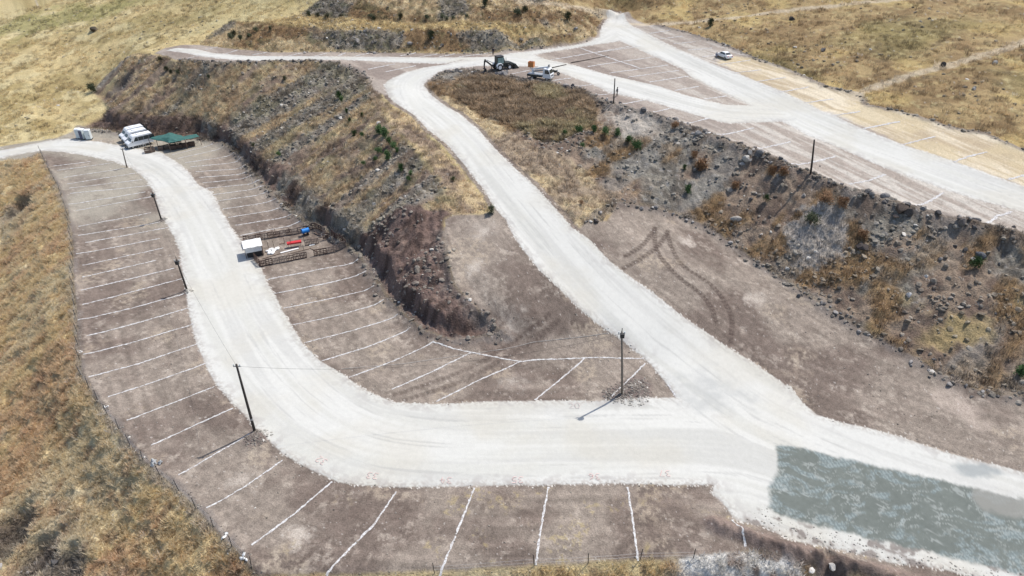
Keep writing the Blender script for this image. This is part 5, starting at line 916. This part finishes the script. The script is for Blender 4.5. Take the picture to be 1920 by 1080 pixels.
# ------------------------------------------------------------------ people
MSKIN = plain('skin', (.38,.22,.15), .6, var=.05); MHAIR = plain('hair', (.015,.012,.01), .7)
def person(px, py, rz, label, shirt, trousers, pose='stand'):
    b = GZ(px, py); b.z += .02; o = empty('person', b, rz, label, 'person'); V = []; E = []; Rr = []
    def j(p, r, par=None): V.append(p); Rr.append(r); k = len(V)-1; (E.append((par,k)) if par is not None else None); return k
    dy = .35 if pose == 'crouch' else 0; H = -.42 if pose == 'crouch' else 0
    pel = j((0,0,.95+H),.145); ch = j((dy*.6,0,1.22+H*1.0),.15,pel); up = j((dy*.9,0,1.42+H*1.1),.135,ch); nk = j((dy,0,1.52+H*1.1),.06,up); hd = j((dy+.01,0,1.62+H*1.1),.095,nk); j((dy+.02,0,1.72+H*1.1),.08,hd)
    j((dy+.11,0,1.61+H*1.1),.02,hd)
    for s in (-1,1):
        kn = (.12*(s if pose=='walk' else 1), s*.12,.50) if pose != 'crouch' else (.38,s*.16,.48); an = (-.05 if pose!='walk' else s*.26, s*.13,.09) if pose != 'crouch' else (.05,s*.14,.09)
        h = j((0,s*.10,.88+H),.10,pel); k = j(kn,.068,h); a = j(an,.045,k); j((an[0]+.16,an[1],.045),.042,a)
        sh_ = j((dy*.9,s*.19,1.40+H*1.1),.065,up); el = j((dy*.9+(.05 if pose!='crouch' else .2),s*.27,1.13+H),.045,sh_); wr_ = j((dy*.9+(.14 if pose!='crouch' else .42),s*.25,.90+H*.9),.032,el); pm = j((wr_*0+dy*.9+(.17 if pose!='crouch' else .48),s*.245,.83+H*.9),.036,wr_)
        px0, pz0 = V[pm][0], V[pm][2]
        for q in range(4): f1 = j((px0+.01+(q-1.5)*.018,s*.245,pz0-.05),.009,pm); j((px0-.005+(q-1.5)*.018,s*.235,pz0-.085+.006*abs(q-1.5)),.008,f1)
        t1 = j((px0+.045,s*.235,pz0-.015),.010,pm); j((px0+.055,s*.225,pz0-.045),.009,t1)
    me = bpy.data.meshes.new('body'); me.from_pydata(V, E, []); t = bpy.data.objects.new('body', me); COL.objects.link(t)
    t.modifiers.new('skin','SKIN'); sv_ = me.skin_vertices[0].data
    for k, r in enumerate(Rr): sv_[k].radius = (r, r)
    sv_[0].use_root = True; t.modifiers.new('sub','SUBSURF').levels = 1
    dg = bpy.context.evaluated_depsgraph_get(); ev = bpy.data.meshes.new_from_object(t.evaluated_get(dg)); bpy.data.objects.remove(t)
    bo = bpy.data.objects.new('body', ev); COL.objects.link(bo); bo.parent = o; ev.materials.clear()
    for mt in (trousers, shirt, MSKIN, MK): ev.materials.append(mt)
    for p in ev.polygons:
        c = p.center; z = c.z; arm = abs(c.y) > .2
        p.material_index = 2 if (z > 1.50+H*1.1 or (arm and z < 1.12+H and z > .6+H*.8)) else 1 if z > .93+H else 3 if z < .09 else 0
        p.use_smooth = True
    bm = bmesh.new(); bmesh.ops.create_uvsphere(bm, u_segments=12, v_segments=8, radius=.112); bmesh.ops.delete(bm, geom=[v for v in bm.verts if v.co.z < -.02 and v.co.x > -.03], context='VERTS'); hm = bpy.data.meshes.new('hair'); bm.to_mesh(hm); bm.free(); hm.materials.append(MHAIR); hm.shade_smooth()
    h_ = bpy.data.objects.new('hair', hm); COL.objects.link(h_); h_.parent = o; h_.location = (dy-.005,0,1.685+H*1.1); return o
MGR = plain('grey_shirt', (.10,.11,.12), .9); MBKS = plain('dark_clothes', (.025,.025,.035), .9); MPK = plain('faded_grey_shirt', (.22,.22,.26), .9); MTR = plain('black_trousers', (.02,.02,.022), .9)
person(1156.5,181.5,R(200),'man in a dark grey shirt and dark trousers walking beside the crest pole', MGR, MTR, 'walk')
person(924.8,104.3,R(250),'person in dark clothes standing on the road edge behind the backhoe', MBKS, MTR)
person(1342,110.5,R(60),'man in a grey shirt bending at the front of the white saloon car', MPK, MTR, 'crouch')

# ------------------------------------------------------------------ green shrubs and dry bushes
def leaf_mat(name, c1, c2):
    m, n, l, b = node_mat(name); b.inputs['Roughness'].default_value = .8; geo = n.new('ShaderNodeNewGeometry'); ns = n.new('ShaderNodeTexNoise'); ns.inputs['Scale'].default_value = 5; l.new(geo.outputs['Position'], ns.inputs['Vector'])
    cr = n.new('ShaderNodeValToRGB'); cr.color_ramp.elements[0].position = .35; cr.color_ramp.elements[1].position = .65; cr.color_ramp.elements[0].color = (*c1,1); cr.color_ramp.elements[1].color = (*c2,1); l.new(ns.outputs[0], cr.inputs[0]); l.new(cr.outputs[0], b.inputs['Base Color']); return m
MLEAF = leaf_mat('green_leaves', (.035,.075,.022), (.09,.16,.04)); MOLIVE = leaf_mat('olive_leaves', (.05,.06,.03), (.10,.11,.05)); MDRY = leaf_mat('rust_twigs', (.20,.10,.045), (.34,.20,.10)); MSTEM = plain('shrub_stem', (.09,.06,.04), .9)
def foliage_mesh(seed, n, mat, w=.5, h=1.0, leaf=.07):
    r = random.Random(seed); V = []; F = []; clumps = [(r.gauss(0,w*.34), r.gauss(0,w*.34), h*r.uniform(.2,.95), r.uniform(.12,.26)) for _ in range(13)]
    for i in range(n):
        cx, cy, cz, cr = r.choice(clumps); sx = 1.1-.55*cz/h; p = Vector((cx*sx+r.gauss(0,cr*.7), cy*sx+r.gauss(0,cr*.7), max(.02, cz+r.gauss(0,cr*.8))))
        d = Vector((r.gauss(0,1),r.gauss(0,1),r.gauss(.5,.8))).normalized(); s = d.orthogonal().normalized()*leaf*r.uniform(.3,.6); d *= leaf*r.uniform(.8,1.6); k = len(V); V += [p-s, p+s, p+d+s*.3, p+d-s*.3]; F.append((k,k+1,k+2,k+3))
    me = bpy.data.meshes.new('foliage'); me.from_pydata([tuple(v) for v in V], [], F); me.materials.append(mat); return me
def stem_mesh(seed, h):
    r = random.Random(seed); m = MB()
    for _ in range(5): a = r.uniform(0,6.28); m.tube([(0,0,-.1),(math.cos(a)*.12,math.sin(a)*.12,h*.4),(math.cos(a)*.25,math.sin(a)*.25,h*.75)], .02, 5, .008)
    o = m.build('stem', MSTEM); me = o.data; bpy.data.objects.remove(o); return me
FM = {k: [foliage_mesh(s, n, mt, w, h, lf) for s in range(3)] for k, (n, mt, w, h, lf) in dict(green=(620,MLEAF,.5,1.0,.10), olive=(520,MOLIVE,.55,.8,.10), dry=(900,MDRY,.75,.75,.08)).items()}; SM = [stem_mesh(s, 1.0) for s in range(3)]
def shrub(px, py, s, kind, label, group=None):
    b = GZ(px, py); o = empty('dry_bush' if kind == 'dry' else 'green_shrub', b, random.uniform(0,6.28), label, 'bush' if kind == 'dry' else 'shrub', group); o.scale = (s*random.uniform(.85,1.1), s, s*random.uniform(.9,1.15)); k = random.randrange(3)
    for nm, me in (('foliage', FM[kind][k]), ('stem', SM[k])): c = bpy.data.objects.new(nm, me); COL.objects.link(c); c.parent = o
GA = 'green shrubs on the left bank crest'; la = 'bright green shrub in the cluster on the left bank beside the middle road'
_O = [2,3,5,6,1,4,0,0,0,0,0,0]; _X = [711,722,730,738,711.5,728,665,679,752,770,766,745]; _O = [sorted(_X).index(v) for v in _X]
for px, py, s in ((711,251,1.5),(722,255,1.5),(730,273,1.2),(738,279,1.2),(711,290,1.1),(728,302,1.3),(665,253,1.1),(679,258,.9),(752,325,1.1),(770,325,.9),(766,340,.8),(745,285,.8)): shrub(px, py, s, 'green', ORD[_O.pop(0)]+' from the left in the bright green shrub cluster on the left bank', GA)
for k_, (px, py, s) in enumerate(sorted(((636,186,1.2),(641,190,1.0),(650,212,.8),(679,219,.9),(656,230,.7),(704,305,.8),(683,315,.7),(850,340,.7)))): shrub(px, py, s, 'green', ORD[k_]+' from the left of the small shrubs on the upper left bank', 'small shrubs on the upper left bank')
for k_, (px, py, s) in enumerate(sorted(((302,120,1.3),(312,133,1.1),(320,137,.9),(335,142,.9),(392,147,.8),(535,152,1.1)))): shrub(px, py, s, 'olive', ORD[k_]+' dark green shrub from the left along the left bank rim', 'shrubs at the far end of the left bank')
shrub(921,400,1.3,'green','lone bright green shrub at the left edge of the middle road'); shrub(175,172,2.0,'olive','dark olive shrub on the nose of the left bank beside the field'); shrub(1331,50,1.8,'olive','round dark shrub at the near corner of the right hillside'); shrub(523,293,.9,'green','small shrub low on the left bank above the dark cut'); shrub(477,281,.8,'olive','small olive shrub at the foot of the left bank')
for k_, (px, py, s) in enumerate(sorted(((1058,257,1.0),(1086,253,1.3),(1113,253,1.1),(1134,260,1.4),(1157,258,1.2)))): shrub(px, py, s, 'green', ORD[k_]+' green shrub from the left in the row below the crest pole', 'row of shrubs on the right bank')
for px, py, s, lab in ((1178,270,1.2,'green shrub just right of the row on the right bank'),(1194,282,1.6,'large green shrub casting a long shadow on the right bank'),(1092,280,.8,'small green shrub below the row on the right bank'),(1288,366,1.1,'small green shrub at the foot of the right bank'),(1282,322,.8,'small green shrub below the orange bush'),(1435,380,1.0,'bright green shrub in the middle of the right bank'),(1518,425,1.7,'large olive green shrub left of the grey gravel patch'),(1828,500,1.4,'dark green shrub below the overhang at far right'),(1912,702,1.4,'dark green shrub at the right edge near the bottom of the bank')): shrub(px, py, s, 'green' if 'olive' not in lab else 'olive', lab)
for k_, (px, py, s) in enumerate(sorted(((433,75,1.5),(440,70,1.4),(452,80,1.2),(468,74,1.1),(481,62,1.3),(508,60,1.0)))): shrub(px, py, s, 'olive', ORD[k_]+' dark shrub from the left on the rear bank end', 'shrubs on the left end of the rear bank')
for k_, (px, py, s) in enumerate(sorted(((580,32,1.3),(596,32,1.1),(614,33,1.3),(640,34,1.0),(696,36,1.2),(702,37,1.2),(752,38,1.3),(800,36,1.2),(830,39,1.4),(838,38,1.1),(850,40,1.0),(876,38,1.0)))): shrub(px, py, s, 'olive', ORD[k_]+' dark shrub from the left along the upper rear bank foot', 'row of shrubs on the rear bank ledge')
for px, py, s, lab in ((808,73,2.0,'green shrub in the middle of the lower rear bank'),(971,32,1.9,'green shrub left of the pale heap on the upper rear bank'),(984,25,1.7,'green shrub above the pale heap on the upper rear bank'),(1064,38,2.0,'wide green shrub near the right end of the rear bank'),(909,15,1.8,'dark shrub near the top of the upper rear bank')): shrub(px, py, s, 'olive', lab)
for px, py, s, lab in ((1316,318,2.0,'large rust orange dry bush on the right bank'),(1300,300,1.2,'small rust dry bush behind the large orange one'),(1468,333,1.3,'light orange dry bush near the bare crest pole'),(1445,327,1.3,'grey brown dry bush left of the bare crest pole'),(1265,245,1.2,'golden dry bush on the crest above the dark boulders'),(1380,350,1.2,'brown dry bush in the middle of the right bank'),(1545,385,1.9,'broad brown dry bush above the grey gravel patch'),(1575,392,1.6,'brown dry bush right of the broad one above the gravel patch'),(1618,445,1.4,'rust dry bush right of the grey gravel patch'),(1090,388,.7,'thin dry twig bush on the straw coloured bench')): shrub(px, py, s, 'dry', lab)

# ------------------------------------------------------------------ dumped rubble at the fence
def rubble_bag(px, py, s, label, mat):
    b = GZ(px, py); o = empty('debris_heap', b, random.uniform(0,3), label, 'debris')
    for k in range(5):
        ob = bpy.data.objects.new('lump', B_mesh[k]); me = ob.data.copy(); me.materials.clear(); me.materials.append(mat); ob.data = me; COL.objects.link(ob); ob.parent = o; a = random.uniform(0,6.28); ob.location = (math.cos(a)*s*.7, math.sin(a)*s*.4, s*.15); ob.scale = (s*.5,s*.35,s*.25); ob.rotation_euler = (random.random(),random.random(),random.random()*6)
rubble_bag(294,873,.8,'grey concrete debris lying against the left fence', MCONC); rubble_bag(422,1008,.4,'small pale debris at a fence post low on the left', MWHT); rubble_bag(461,1049,.5,'pale stones at the lowest fence post on the left', MWHT); rubble_bag(151,663,.35,'white bag at the fence beside a chalk line end', MWHT); rubble_bag(200,765,.3,'small white litter by the fence', MWHT)
